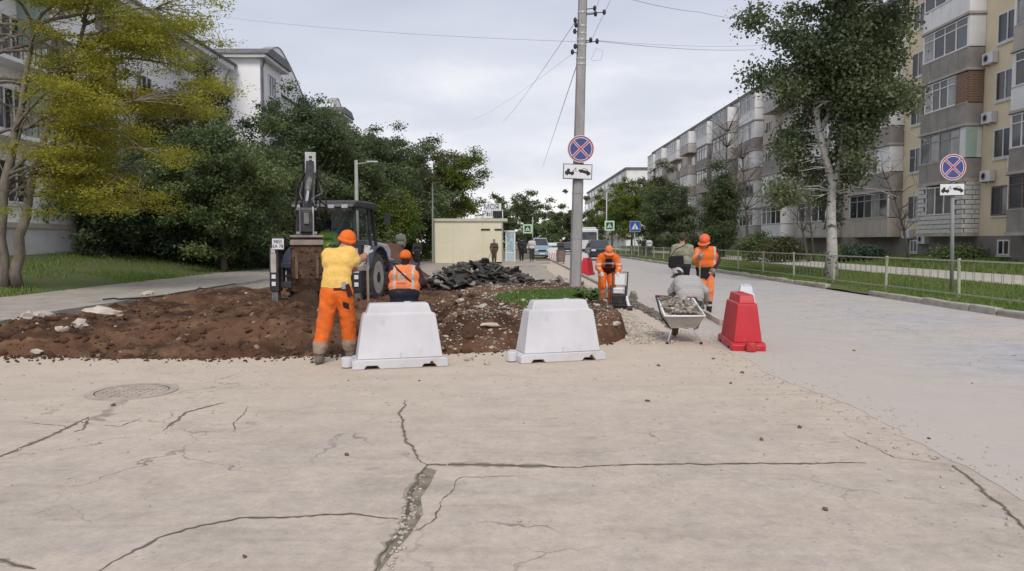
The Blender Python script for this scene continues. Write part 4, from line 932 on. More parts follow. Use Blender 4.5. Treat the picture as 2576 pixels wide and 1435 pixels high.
M['blue'] = mat('sign_blue', (.06, .07, .22), .45, (.07, .085, .245), 2)
M['red'] = mat('sign_red', (.43, .085, .12), .45, (.38, .075, .10), 2)
M['swhite'] = mat('sign_white', (.74, .73, .74), .45, (.68, .68, .69), 2)
M['sblack'] = mat('sign_black', (.02, .02, .022), .5, (.03, .03, .03), 2)
def nostop(root, c, d, tilt=0):
    """no-stopping disc facing -y; flat layers 2 mm apart"""
    h = thing('sign_disc', None, None); h.parent = root; h.location = c; h.rotation_euler = (0, tilt, 0); R_ = d / 2
    MB().disc((0, 0, 0), R_, 'y', .012, 40).build('rim', M['red'], h)
    MB().disc((0, -.008, 0), R_ * .87, 'y', .004, 40).build('field', M['blue'], h)
    MB().ring((0, -.0095, 0), R_ * .80, R_ * .845, 'y', .004, 40).build('white_line', M['swhite'], h)
    MB().ring((0, -.0095, 0), R_ * .955, R_ * 1.0, 'y', .008, 40).build('white_line', M['swhite'], h)
    for s in (1, -1):
        for w, m_, dy in ((.19, 'swhite', -.0105), (.115, 'red', -.0135)):
            MB().box((0, dy - .0007 * s, 0), (R_ * 1.66, .0016, R_ * w), ry=s * math.pi / 4).build('cross_bar', M[m_], h)
    return h
def towplate(root, c, w, hh, tilt=0):
    h = thing('plate', None, None); h.parent = root; h.location = c; h.rotation_euler = (0, tilt, 0)
    MB().box((0, 0, 0), (w, .012, hh)).build('backing', M['sblack'], h, bevel=.004)
    MB().box((0, -.0075, 0), (w * .95, .004, hh * .9)).build('face', M['swhite'], h)
    u = w / 10
    def pl(poly, nm='pictogram'): MB().prism([(a * u, b * u) for a, b in poly], 'y', -.0125, -.0098).build(nm, M['sblack'], h)
    pl([(-4.3, -1.0), (-4.3, .1), (-3.8, .1), (-3.5, .9), (-2.7, .9), (-2.7, -.1), (-1.2, -.1), (-1.2, -1.0)])       # tow truck
    for x in (-3.6, -1.9): MB().disc((x * u, -.0135, -1.0 * u), .36 * u, 'y', .003, 14).build('pictogram', M['sblack'], h)
    pl([(-1.9, -.05), (-1.6, -.05), (-.6, 1.15), (-.5, 1.35), (-.75, 1.3)]); pl([(-.62, 1.2), (-.5, 1.2), (-.5, .2), (-.62, .2)]); pl([(-.9, .25), (-.3, .25), (-.3, .05), (-.9, .05)])
    pl([(.2, .25), (.4, .75), (1.3, .75), (2.0, 1.25), (3.1, .95), (3.7, .2), (4.4, -.25), (4.4, -.9), (3.9, -1.0), (.5, -.0)])   # car with its nose lifted
    MB().prism([(1.55 * u, .7 * u), (2.05 * u, 1.05 * u), (2.95 * u, .8 * u), (3.3 * u, .3 * u)], 'y', -.0155, -.0127).build('pictogram', M['swhite'], h)
    MB().disc((1.1 * u, -.0135, .0 * u), .4 * u, 'y', .003, 14).build('pictogram', M['sblack'], h)
    MB().disc((3.5 * u, -.0135, -.85 * u), .4 * u, 'y', .003, 14).build('pictogram', M['sblack'], h)
    return h
ns1 = thing('road_sign', 'round no-stopping sign with tow-away plate strapped to the concrete pole', 'sign', tuple(P(1459, 450, pb.y - .2)), group='no-stopping signs')
org = Vector(ns1.location)
nostop(ns1, P(1461, 374, pb.y - .2) - org, .665, R(1.5)); towplate(ns1, P(1453, 431, pb.y - .2) - org, .72, .375, R(2))
for py in (355, 395, 420, 442): p = P(1459, py, pb.y - .1) - org; MB().box(p, (.36, .16, .03)).build('clamp', M['galv'], ns1)
sb = Vector((12.95, 22.0, float(lawn_r(12.95, 22))))
ns2 = thing('road_sign', 'round no-stopping sign with tow-away plate on a slim grey post in the verge', 'sign', tuple(sb), group='no-stopping signs')
tp_ = P(2397, 392, 22.0) - sb
MB().tube([(0, 0, -.2), (tp_.x, .0, tp_.z)], .055, 10).build('post', mat('post_grey', (.30, .295, .30), .6, (.24, .235, .24), 3), ns2, smooth=True)
nostop(ns2, P(2397, 420, 21.9) - sb, .76, R(-1)); towplate(ns2, P(2395, 476, 21.9) - sb, .74, .36, R(-1))

def ped_sign(label, px, py, Y, size, base_z, kind, post_r=.05, post_px=None, post_top=None):
    c = P(px, py, Y); b = Vector((P(post_px or px, py, Y).x, Y + .08, base_z))
    t = thing('crossing_sign', label, 'sign', tuple(b), group='pedestrian crossing signs'); o = c - b
    tz = (P(px, post_top, Y).z if post_top else c.z + size * .4) - base_z
    MB().tube([(0, 0, -.1), (0, 0, tz)], [post_r, post_r * .8], 8).build('post', M['galv'], t, smooth=True)
    h = size / 2; o.y -= .1
    if kind == 'green':
        MB().box(o, (size, .03, size)).build('border', mat('fluorescent_border', (.52, .72, .42), .5, (.48, .68, .40), 2), t)
        MB().box(o + Vector((0, -.018, 0)), (size * .68, .008, size * .68)).build('field', mat('sign_dark_blue', (.02, .06, .08), .5, (.03, .07, .09), 2), t); s = .62
    else:
        MB().box(o, (size, .03, size)).build('border', M['swhite'], t); MB().box(o + Vector((0, -.018, 0)), (size * .95, .008, size * .95)).build('field', mat('crossing_blue', (.02, .08, .33), .45, (.025, .09, .36), 2), t); s = .8
    u = size * s * .5
    MB().prism([(o.x - u * .85, o.z - u * .7), (o.x + u * .85, o.z - u * .7), (o.x, o.z + u * .8)], 'y', o.y - .028, o.y - .0235).build('triangle', M['swhite'], t)
    w = MB().ball(o + Vector((u * .05, -.03, u * .28)), (u * .11, .004, u * .11), 8, 6).tube([o + Vector((0, -.03, u * .12)), o + Vector((0, -.03, -.25 * u))], u * .09, 5).tube([o + Vector((0, -.03, -.25 * u)), o + Vector((-u * .28, -.03, -.62 * u))], u * .07, 5).tube([o + Vector((0, -.03, -.25 * u)), o + Vector((u * .28, -.03, -.62 * u))], u * .07, 5)
    for k in (-.55, -.2, .2, .55): w.box(o + Vector((k * u, -.0285, -.63 * u)), (u * .14, .002, u * .1))
    w.build('walking_figure', M['sblack'], t)
ped_sign('green-edged crossing sign on a tall pale column by the dark car', 1533, 567, 84, 1.1, .1, 'green', .085, 1526, 482)
ped_sign('green-edged crossing sign on the kiosk side of the road', 1327, 575, 68, .82, .0, 'green', .05, 1340, 545)
ped_sign('plain blue crossing sign behind the fence', 1597, 569, 68, .95, .15, 'blue')

# ------------------------------------------------------------------ lamp post and slim post
M['lampg'] = mat('lamp_post_paint', (.33, .34, .31), .6, (.27, .28, .26), 3)
b = Vector((P(897, 500, 34).x, 34, .05)); lt = thing('lamp_post', 'grey street lamp with one short arm behind the loader', 'lamp post', tuple(b))
zt = P(897, 405, 34).z; MB().tube([(0, 0, -.1), (0, 0, zt)], [.11, .075], 10).build('post', M['lampg'], lt, smooth=True)
MB().tube([(0, 0, zt - .18), (.82, -.1, zt - .07)], .028, 6).build('arm', M['lampg'], lt); MB().box((.75, -.1, zt - .08), (.5, .16, .07)).build('lamp_head', M['galv'], lt, bevel=.02)
b = Vector((P(1088, 500, 53).x, 53, .0)); lt = thing('slim_post', 'slim pale post standing at the kiosk corner', 'post', tuple(b)); MB().tube([(0, 0, -.1), (0, 0, P(1088, 460, 53).z)], [.07, .05], 8).build('post', M['lampg'], lt)

# ------------------------------------------------------------------ kiosk
M['kbeige'] = mat('kiosk_sheet', (.70, .65, .49), .6, (.64, .595, .45), .5, c3=(.74, .69, .53), s3=2)
KY = 53.5; kx0, kx1 = P(1091, 600, KY).x, P(1264, 600, KY).x; kz = P(1180, 556, KY).z
ki = thing('kiosk', 'beige windowless sheet-metal kiosk with flat roof and white shop sign', 'kiosk', (kx0, KY, 0)); W_ = kx1 - kx0
MB().bb(0, W_, 0, 4.6, -.1, kz).build('wall', M['kbeige'], ki)
for i in (2, 5): MB().bb(W_ * i / 7 - .012, W_ * i / 7 + .012, -.006, 0, .1, kz - .05).build('panel_seam', mat('seam', (.57, .525, .37), .7), ki)
MB().bb(-.12, W_ + .35, -.12, 4.8, kz + .001, kz + .2).build('roof', mat('roof_trim', (.56, .54, .44), .7, (.48, .46, .38), 1), ki)
MB().bb(-.03, .06, -.03, .05, 0, kz).build('corner_trim', M['frame_b'], ki); MB().bb(W_ - .05, W_ + .03, -.03, .05, 0, kz).build('corner_trim', M['frame_g'], ki)
for a, b in ((1210, 1233), (1244, 1262)):
    p, q = P(a, 577, KY), P(b, 577, KY); MB().bb(p.x - kx0, q.x - kx0, -.05, .0, p.z - .05, p.z + .06).build('wall_fitting', M['black'], ki)
p, q = P(1198, 547, KY), P(1235, 541, KY); MB().bb(p.x - kx0, q.x - kx0, .6, 1.3, kz + .2, kz + .42).build('roof_hatch', M['pvc'], ki)
p, q = P(1216, 548, KY + .3), P(1261, 511, KY + .3)
sg = MB().bb(p.x - kx0, q.x - kx0, .25, .4, p.z, q.z).build('shop_sign', M['swhite'], ki)
M['ink'] = mat('sign_ink', (.09, .12, .16), .6, (.12, .15, .19), 2)
for s, dz in (('МОЯ', .27), ('РЫБА', -.22)):
    me = text_mesh(s, .50, .006); me.materials.clear(); me.materials.append(M['ink'])
    o = link('lettering', me, sg, ((p.x + q.x) / 2 - kx0 - .06, .236, (p.z + q.z) / 2 + dz), (R(90), 0, 0), (.98, 1, 1))
MB().bb(p.x - kx0 - .02, p.x - kx0 + .02, .25, .38, kz + .2, p.z).bb(q.x - kx0 - .02, q.x - kx0 + .02, .25, .38, kz + .2, p.z).build('sign_leg', M['frame_g'], ki)
p, q = P(1241, 548, KY), P(1262, 530, KY); MB().bb(p.x - kx0, q.x - kx0, -.05, .2, p.z + .02, q.z).build('floodlight_box', M['black'], ki)
p, q = P(1238, 545, KY), P(1264, 528, KY); MB().bb(q.x - kx0 - .02, q.x - kx0 + .04, -.06, .22, kz + .2, q.z + .05).build('box_frame', M['swhite'], ki)
# glazed door leaf standing open beside it
b = P(1284, 652, 54.5); dr = thing('shop_door', 'white-framed glazed door with pale blue posters beside the kiosk', 'door', (b.x, 54.5, 0)); w = .72; h = 2.3
MB().bb(-w / 2, w / 2, -.04, .04, .05, .16).bb(-w / 2, w / 2, -.04, .04, h - .1, h).bb(-w / 2, -w / 2 + .09, -.04, .04, .16, h - .1).bb(w / 2 - .09, w / 2, -.04, .04, .16, h - .1).bb(-w / 2 + .09, w / 2 - .09, -.037, .037, .75, .83).build('frame', M['pvc'], dr)
MB().bb(-w / 2 + .09, w / 2 - .09, -.01, .01, .83, h - .1).build('pane', mat('poster_glass', (.40, .52, .58), .15, (.20, .30, .36), 3, c3=(.6, .66, .68), s3=5), dr)
MB().bb(-w / 2 + .09, w / 2 - .09, -.012, .012, .16, .75).build('panel', mat('door_panel', (.45, .55, .60), .4, (.38, .48, .54), 2), dr)
MB().bb(-w / 2 - .12, w / 2 + .1, -.1, .6, h + .001, h + .1).build('canopy', M['pvc'], dr)
stp = MB().bb(-2.2, 2.4, -.7, 1.8, 0, .16).build('kiosk_step', M['kerb'], None, bevel=.02); stp.location = (.3, 54.2, 0); tag(stp, 'low concrete step in front of the kiosk door', 'step')
fb = MB().bb(-1.9, 2.0, -.3, .3, 0, .12).build('kerb_length', M['kerb'], None, bevel=.02); fb.location = (.1, 45.5, .03); fb.rotation_euler = (0, 0, .05); tag(fb, 'grey slab edging lying before the kiosk', 'slab')

# ------------------------------------------------------------------ water-filled barriers
M['bwhite'] = mat('white_plastic_barrier', (.60, .59, .615), .42, (.53, .52, .54), 2.2, c3=(.46, .41, .35), s3=3.2, lo3=.58, hi3=.78, bump=.002, bscale=8)
M['bred'] = mat('red_plastic_barrier', (.50, .022, .035), .42, (.43, .02, .03), 2.2, c3=(.42, .13, .11), s3=3.5, lo3=.58, hi3=.76, bump=.002, bscale=8)
def barrier(label, loc, rz, m, lock=True):
    t = thing('water_barrier', label, 'barrier', loc, rz, 'water-filled road barriers')
    # plinth with two fork slots
    pr = [(-.62, 0), (-.47, 0), (-.44, .045), (-.30, .045), (-.27, 0), (.27, 0), (.30, .045), (.44, .045), (.47, 0), (.62, 0), (.62, .09), (.575, .125), (-.575, .125), (-.62, .09)]
    MB().prism(pr, 'y', -.25, .25).build('base', m, t, bevel=.014)
    # hollow body: stacked rectangular rings
    ringz = [(.126, .555, .215), (.15, .55, .205), (.66, .475, .148), (.70, .462, .144), (.705, .425, .118), (.82, .385, .103), (.835, .37, .092)]
    vs = []; 
    for z, hx, hy in ringz: vs += [(-hx, -hy, z), (hx, -hy, z), (hx, hy, z), (-hx, hy, z)]
    k = len(ringz); fs = [(4 * i + j, 4 * i + (j + 1) % 4, 4 * i + 4 + (j + 1) % 4, 4 * i + 4 + j) for i in range(k - 1) for j in range(4)] + [(3, 2, 1, 0), (4 * k - 4, 4 * k - 3, 4 * k - 2, 4 * k - 1)]
    MB().add(vs, fs).build('body', m, t, bevel=.013)
    MB().disc((-.675, -.02, .075), .075, 'z', .13, 16).build('lock_pin', m, t, bevel=.01)
    MB().bb(-.66, -.6, -.06, .02, .02, .12).build('lock_bracket', m, t)
    MB().bb(.6, .645, -.07, .07, .02, .085).build('lock_socket', m, t)
    MB().bb(-.0035, .0035, -.2185, -.17, .13, .2).build('mould_seam', m, t)
    MB().disc((.40, -.252, .06), .022, 'y', .012, 12).build('drain_plug', M['black'], t)
    MB().disc((.12, 0, .838), .05, 'z', .02, 14).build('filler_cap', m, t)
    return t
barrier('white trapezoid barrier beside the man in yellow', (-1.50, 9.86, 0), R(15), M['bwhite'])
barrier('white trapezoid barrier in front of the grassy bank', (.64, 10.38, 0), R(17), M['bwhite'])
barrier('red barrier end-on by the wheelbarrow', (3.60, 11.72, 0), R(84), M['bred'])
barrier('white barrier half hidden behind the red one by the wheelbarrow', (4.30, 13.75, .004), R(74), M['bwhite'])
barrier('small red barrier in the distance beside the pole', (3.60, 36, .0), R(70), M['bred'])
barrier('distant white barrier behind the small red one', (4.5, 49, .004), R(20), M['bwhite'])
pz = thing('hoarding', 'red-and-white striped low hoarding by the parked cars', 'barrier', (P(1391, 650, 56).x, 56, 0))
MB().bb(-.34, .34, -.03, .03, .35, 1.15).build('board', M['swhite'], pz)
for i in range(4): MB().box((-.24 + i * .16, -.034, .55), (.06, .004, .42), ry=.1).build('stripe', M['red'], pz)
MB().bb(-.3, -.25, -.03, .03, 0, .35).bb(.25, .3, -.03, .03, 0, .35).build('leg', M['frame_b'], pz)
bx = thing('rusty_bin', 'rusty brown bin standing by the striped hoarding', 'bin', (P(1411, 660, 54).x, 54, 0))
MB().tube([(0, 0, .12), (0, 0, .95)], [.28, .33], 12).build('body', mat('rust_grey', (.17, .13, .12), .9, (.23, .17, .15), 4), bx); MB().tube([(0, 0, .95), (0, 0, .99)], .35, 12).build('rim', M['frame_b'], bx); MB().bb(-.2, -.15, -.05, .05, 0, .12).bb(.15, .2, -.05, .05, 0, .12).build('foot', M['frame_b'], bx)

# ------------------------------------------------------------------ heap of broken asphalt: each slab a piece
M['asl'] = [mat('broken_asphalt_%s' % n, c, .9, c2, 5, bump=.012, bscale=22) for n, c, c2 in (('black', (.035, .032, .032), (.075, .068, .064)), ('dark', (.07, .062, .058), (.13, .115, .105)), ('dusty', (.20, .18, .16), (.32, .285, .245)))]
def slab_mesh(seed, m):
    r = np.random.default_rng(seed); n = int(r.integers(5, 9)); an = np.sort(r.random(n) * 6.28); rr = r.uniform(.55, 1.0, n) * .5
    top = [(rr[i] * math.cos(an[i]), rr[i] * math.sin(an[i]) * .75, .5 + r.normal(0, .08)) for i in range(n)]
    bot = [(a * r.uniform(.8, 1.0), b * r.uniform(.8, 1.0), -.5 + r.normal(0, .15)) for a, b, c in top]
    return MB().add(bot + top, [tuple(range(n - 1, -1, -1)), tuple(range(n, 2 * n))] + [(i, (i + 1) % n, n + (i + 1) % n, n + i) for i in range(n)]).mesh('asphalt_slab', m)
SL = [slab_mesh(s, M['asl'][(0, 1, 2, 1, 0)[s % 5]]) for s in range(15)]
hc = Vector((-1.05, 25.0, .12)); r = np.random.default_rng(77)
heap = thing('asphalt_heap', 'heap of broken black asphalt slabs in the middle of the dig', 'heap', tuple(hc))
def heap_h(x, y): return .80 * np.exp(-(((x - .15) / 1.05) ** 2 + (y / 1.1) ** 2)) + .42 * np.exp(-(((x + 1.1) / .8) ** 2 + ((y - .1) / .9) ** 2)) + .22 * np.exp(-(((x - 1.5) / .6) ** 2 + (y / .8) ** 2))
core = grid_mesh('rubble_core', np.arange(-2.6, 2.6, .12), np.arange(-2.2, 2.2, .12), lambda x, y: heap_h(x, y) * .78 - .16 + .04 * fbm(x * 3, y * 3, 3), M['asl'][1]); link('rubble_core', core, heap)
for i in range(285):
    x = r.normal(.0, 1.0); y = r.normal(-.25, .75)
    if abs(x) > 2.3 or abs(y) > 1.7: continue
    s = r.uniform(.2, .75); h = float(heap_h(x, y)); gx = float(heap_h(x + .1, y) - heap_h(x - .1, y)) / .2; gy = float(heap_h(x, y + .1) - heap_h(x, y - .1)) / .2
    link('asphalt_slab', SL[int(r.integers(15))], heap, (x, y, h * .86 + r.uniform(-.04, .1)), (math.atan(gy) * .8 + r.normal(0, .28), -math.atan(gx) * .8 + r.normal(0, .28), r.random() * 6.28), (s, s, r.uniform(.035, .065)))
# pale rubble by the pole foot
r = np.random.default_rng(78)
sh = thing('stone_heap', 'low heap of pale broken stones behind the pole', 'heap', (1.55, 21.6, .1))
SM = [rock_mesh('stone_lump', M['stone' if s % 3 else 'stone_w'], 300 + s, .8, 1) for s in range(6)] + [SL[2], SL[7]]
for i in range(150):
    x, y = r.normal(0, .75), r.normal(0, .6); s = r.uniform(.10, .30); h = .42 * math.exp(-(x / .8) ** 2 - (y / .7) ** 2)
    link('stone_lump', SM[int(r.integers(8))], sh, (x, y, h + r.uniform(-.03, .08)), (r.normal(0, .4), r.normal(0, .4), r.random() * 6.28), (s, s, s * .8))
mh_ = link('earth_mound', grid_mesh('earth_mound', np.arange(-3, 3.1, .15), np.arange(-3, 3.1, .15), lambda x, y: 1.75 * np.exp(-(x / 1.15) ** 2 - (y / 1.4) ** 2) * (1 + .15 * fbm(x * 2, y * 2, 4)) - .12 + .05 * fbm(x * 4, y * 4, 3), mat('reddish_earth', (.125, .062, .045), .95, (.085, .043, .032), 2, bump=.04, bscale=8))); mh_.location = (P(985, 640, 33).x, 33, 0)
tag(mh_, 'mound of reddish dug earth behind the loader', 'mound')
for i, (a, b, d) in enumerate([((300, 752), (455, 742), 'near black steel rod with a bent end on the footpath edge'), ((385, 747), (592, 713), 'farther longer black steel rod on the footpath edge')]):
    p, q = G(*a, .2), G(*b, .2)
    if i == 0: pts = [p + Vector((-.35, -.12, .0)), p + Vector((-.15, .03, .02)), p, q]
    else: pts = [p, p.lerp(q, .45), p.lerp(q, .5) + Vector((0, 0, .05)), p.lerp(q, .55), q]
    tag(MB().tube(pts, .022, 6).build('steel_rod', M['black']), d, 'rod')
# ------------------------------------------------------------------ backhoe loader
M['mwhite'] = mat('machine_white', (.55, .55, .56), .5, (.42, .41, .41), 3, c3=(.30, .26, .22), s3=4, lo3=.6)
M['mdark'] = mat('machine_dark', (.025, .026, .03), .5, (.05, .048, .048), 4, c3=(.12, .095, .07), s3=6, lo3=.6)
M['mblue'] = mat('machine_navy', (.035, .042, .075), .45, (.05, .055, .085), 3)
M['tyre'] = mat('dusty_tyre', (.05, .047, .045), .9, (.13, .115, .10), 3, bump=.01, bscale=20)
M['rimm'] = mat('dusty_rim', (.50, .48, .45), .6, (.36, .33, .29), 4)
M['steel'] = mat('worn_steel', (.22, .21, .21), .45, (.13, .12, .12), 5, metal=.3)
M['chrome'] = mat('piston_rod', (.65, .65, .66), .2, (.6, .6, .6), 2, metal=.9)
M['bucketm'] = mat('earth_caked_bucket', (.10, .058, .036), .9, (.055, .032, .022), 3, bump=.02, bscale=14, c3=(.17, .105, .07), s3=5)
M['cabglass'] = mat('cab_glass', (.04, .055, .052), .05, spec=.6, trans=.35)
HD = R(-8); MO = Vector((-4.62, 19.75, .02))
bh = thing('backhoe_loader', 'white and dark backhoe loader seen from behind digging the verge', 'backhoe loader', tuple(MO), HD)
inv = (Matrix.Translation(MO) @ Matrix.Rotation(HD, 4, 'Z')).inverted()
def LW(px, py, Y): return inv @ P(px, py, Y)
def wheel(root, c, R_, w, hub=.55):
    c = Vector(c); t = MB()
    prof = [(-w / 2, R_ * .62), (-w / 2, R_ * .86), (-w * .38, R_ * .96), (0, R_), (w * .38, R_ * .96), (w / 2, R_ * .86), (w / 2, R_ * .62)]
    n = 36; vs = [(c.x + a, c.y + b * math.cos(6.2832 * j / n), c.z + b * math.sin(6.2832 * j / n)) for a, b in prof for j in range(n)]
    fs = [(i * n + j, i * n + (j + 1) % n, (i + 1) * n + (j + 1) % n, (i + 1) * n + j) for i in range(len(prof) - 1) for j in range(n)]
    t.add(vs, fs)
    wh = t.build('wheel', M['tyre'], root, smooth=True)
    m = MB()
    for j in range(22):
        a = 6.2832 * j / 22
        for s in (-1, 1): m.box((c.x + s * w * .24, c.y + (R_ + .005) * math.cos(a + s * .07), c.z + (R_ + .005) * math.sin(a + s * .07)), (w * .5, .05, .05), rx=a, rz=0)
    m.build('tread', M['tyre'], wh)
    for s in (-1, 1):
        MB().tube([(c.x + s * w * .5, c.y, c.z), (c.x + s * w * .36, c.y, c.z), (c.x + s * w * .30, c.y, c.z)], [R_ * .63, R_ * .55, R_ * .30], 24).build('rim', M['rimm'], wh, smooth=False)
        MB().disc((c.x + s * w * .40, c.y, c.z), R_ * .2, 'x', w * .25, 14).build('hub', M['mdark'], wh)
for s in (-1, 1):
    wheel(bh, (s * .93, 0, .68), .68, .42); wheel(bh, (s * .90, 2.25, .52), .52, .34)
    vs = [(s * .93 - .27, .82 * math.cos(a), .68 + .82 * math.sin(a)) for a in np.linspace(.15, 2.9, 12)] + [(s * .93 + .27, .82 * math.cos(a), .68 + .82 * math.sin(a)) for a in np.linspace(.15, 2.9, 12)]
    mb = MB().add(vs, [(i, i + 1, 13 + i, 12 + i) for i in range(11)]); o = mb.build('mudguard', M['mblue'], bh, smooth=True); q = o.modifiers.new('thick', 'SOLIDIFY'); q.thickness = .03
MB().bb(-.55, .55, -1.1, 3.3, .55, .98).build('chassis', M['mdark'], bh, bevel=.03)
MB().prism([(1.15, .95), (3.2, .95), (3.25, 1.35), (3.0, 1.52), (1.15, 1.66)], 'x', -.48, .48).build('bonnet', M['mwhite'], bh, bevel=.05)
MB().bb(.483, .49, 1.4, 2.8, 1.05, 1.3).build('grille', M['mdark'], bh)
# cab
cb = MB().bb(-.80, .80, -.72, 1.1, .98, 1.32).build('cab', M['mdark'], bh, bevel=.03)
ZC = 2.46
for x, y, x2, y2 in ((-.80, -.75, -.74, -.68), (.80, -.75, .74, -.68), (-.82, .35, -.76, .32), (.82, .35, .76, .32), (-.74, 1.1, -.66, .92), (.74, 1.1, .66, .92)):
    MB().tube([(x, y, 1.3), (x2, y2, ZC)], .045, 6).build('pillar', M['mdark'], cb)
MB().prism([(-.92, ZC), (1.05, ZC), (1.0, ZC + .12), (.7, ZC + .19), (-.7, ZC + .19), (-.9, ZC + .13)], 'x', -.84, .84).build('roof', M['mdark'], cb, bevel=.05)
MB().bb(-.80, .80, -.945, -.915, ZC + .02, ZC + .09).build('roof_edge', M['steel'], cb)
for x in (-.55, -.2, .25, .6): MB().box((x, -.97, ZC + .02), (.16, .07, .09)).build('work_lamp', M['galv'], cb, bevel=.015)
MB().add([(.80, -.72, 1.33), (.82, .32, 1.33), (.76, .30, ZC - .02), (.74, -.66, ZC - .02)], [(0, 1, 2, 3)]).build('side_glass', M['cabglass'], cb)
MB().add([(.82, .36, 1.2), (.74, 1.08, 1.2), (.66, .9, ZC - .02), (.76, .34, ZC - .02)], [(0, 1, 2, 3)]).build('door_glass', M['cabglass'], cb)
MB().add([(-.80, -.72, 1.33), (-.82, .32, 1.33), (-.76, .30, ZC - .02), (-.74, -.66, ZC - .02)], [(3, 2, 1, 0)]).build('side_glass', M['cabglass'], cb)
MB().add([(.15, -.755, 1.33), (.78, -.755, 1.33), (.72, -.70, ZC - .02), (.15, -.70, ZC - .02)], [(0, 1, 2, 3)]).build('rear_glass', M['cabglass'], cb)
MB().bb(-.28, .28, .15, .35, 1.3, 2.15).bb(-.28, .28, -.25, .3, 1.25, 1.42).build('seat', M['black'], cb, bevel=.04)
MB().bb(-.7, .7, .98, 1.02, 1.0, 1.5).build('dashboard', M['black'], cb)
for s in (-1, 1):
    m = MB().tube([(s * .78, .95, 2.2), (s * 1.02, 1.0, 2.3)], .018, 5).box((s * 1.08, 1.0, 2.24), (.16, .05, .34)).build('mirror', M['mdark'], cb)
MB().tube([(.35, 1.5, 1.5), (.35, 1.5, 2.35)], .05, 8).build('exhaust', M['steel'], bh)
# loader arms and front bucket
for s in (-1, 1):
    MB().prism([(.95, 1.25), (1.15, 1.45), (3.2, 1.0), (3.9, .55), (3.8, .4), (3.0, .75)], 'x', s * .62 - .06, s * .62 + .06).build('loader_arm', M['mwhite'], bh, bevel=.015)
MB().prism([(3.75, .12), (3.7, .5), (3.95, .95), (4.1, .92), (3.98, .5), (4.0, .2), (4.7, .14), (4.7, .1)], 'x', -1.12, 1.12).build('front_bucket', M['mblue'], bh, bevel=.015)
# rear frame, stabilisers
MB().bb(-1.08, 1.08, -1.32, -1.12, .45, .62).bb(-1.08, 1.08, -1.32, -1.12, .95, 1.08).bb(-1.05, -.9, -1.3, -1.14, .62, .95).bb(.9, 1.05, -1.3, -1.14, .62, .95).build('rear_frame', M['mdark'], bh, bevel=.02)
for s in (-1, 1):
    st = MB().bb(s * 1.06 - .12, s * 1.06 + .12, -1.46, -1.22, .38, 1.55).build('stabiliser', M['mdark'], bh, bevel=.02)
    MB().bb(s * 1.06 - .08, s * 1.06 + .08, -1.42, -1.26, .1, .38).build('inner_leg', M['steel'], st)
    MB().bb(s * 1.06 - .2, s * 1.06 + .2, -1.56, -1.14, .03, .1).build('foot_pad', M['steel'], st)
    MB().bb(s * 1.06 - .07, s * 1.06 + .07, -1.478, -1.462, .85, 1.32).build('sticker', M['rimm'], st)
    for z in (.52, .70): MB().bb(s * 1.06 - .05, s * 1.06 + .05, -1.48, -1.462, z, z + .1).build('reflector', M['swhite'], st)
    MB().bb(s * 1.06 - .06, s * 1.06 + .05, -1.48, -1.463, 1.33, 1.45).build('tail_lamp', mat('tail_lens', (.55, .5, .5), .3, (.5, .2, .2), 2), st)
plc = LW(690, 613, 18.2)
pl = MB().bb(plc.x - .15, plc.x + .15, -1.50, -1.484, plc.z - .13, plc.z + .13).build('number_plate', M['swhite'], bh)
MB().bb(plc.x - .13, plc.x + .13, -1.483, -1.3, 1.5, plc.z + .18).build('plate_bracket', M['mdark'], bh)
for s_, dz in (('9855', .055), ('EA 78', -.06)):
    me = text_mesh(s_, .115, .002); me.materials.clear(); me.materials.append(M['sblack']); link('lettering', me, pl, (plc.x, -1.504, plc.z + dz), (R(90), 0, 0))
# kingpost, boom, dipper, bucket: in one upright plane that points at the hole
K0 = LW(776, 690, 18.35); K0.z = .45
MB().bb(K0.x - .16, K0.x + .16, K0.y - .18, K0.y + .1, .35, 1.15).build('kingpost', M['mdark'], bh, bevel=.03)
A0, A1 = LW(776, 640, 18.2), LW(781, 402, 17.0); D1 = LW(772, 602, 15.25); BK = D1
pd = (D1 - A0); pd.z = 0; pd.normalize(); side = Vector((-pd.y, pd.x, 0))
def beam(a, b, w, h0, h1, nm, m, par=bh, off=0.0):
    a, b = Vector(a) + side * off, Vector(b) + side * off; d = (b - a).normalized(); n_ = d.cross(side).normalized(); vs = []
    for p, h in ((a, h0), (a.lerp(b, .45), max(h0, h1) * 1.12), (b, h1)):
        for sx, sn in ((-1, -1), (1, -1), (1, 1), (-1, 1)): vs.append(p + side * sx * w / 2 + n_ * sn * h / 2)
    fs = [(4 * i + j, 4 * i + (j + 1) % 4, 4 * i + 4 + (j + 1) % 4, 4 * i + 4 + j) for i in range(2) for j in range(4)] + [(3, 2, 1, 0), (8, 9, 10, 11)]
    return MB().add(vs, fs).build(nm, m, par, bevel=.012)
boom = beam(A0, A1, .20, .26, .24, 'boom', M['mwhite'])
dip = beam(A1 - pd * .05 + Vector((0, 0, .08)), D1 + Vector((0, 0, .12)), .17, .24, .18, 'dipper', M['mdark'])
e0 = A1 + Vector((0, 0, .02))
hd = MB().box(e0 + pd * .13 + Vector((0, 0, -.10)), (.235, .26, .46), rz=math.atan2(-pd.x, pd.y)).build('boom_head', M['mwhite'], bh, bevel=.012)
for i in range(3): MB().box(e0 + pd * .266 + Vector((0, 0, .02 - .085 * i)), (.06, .02, .05), rz=math.atan2(-pd.x, pd.y)).build('hole', M['black'], hd)
c0, c1 = A1 + pd * .26 + Vector((0, 0, -.30)), D1 + pd * .12 + Vector((0, 0, .75))
MB().tube([c0, c0.lerp(c1, .62)], .062, 10).build('cylinder', M['steel'], dip, smooth=True); MB().tube([c0.lerp(c1, .6), c1], .032, 8).build('piston_rod', M['chrome'], dip)
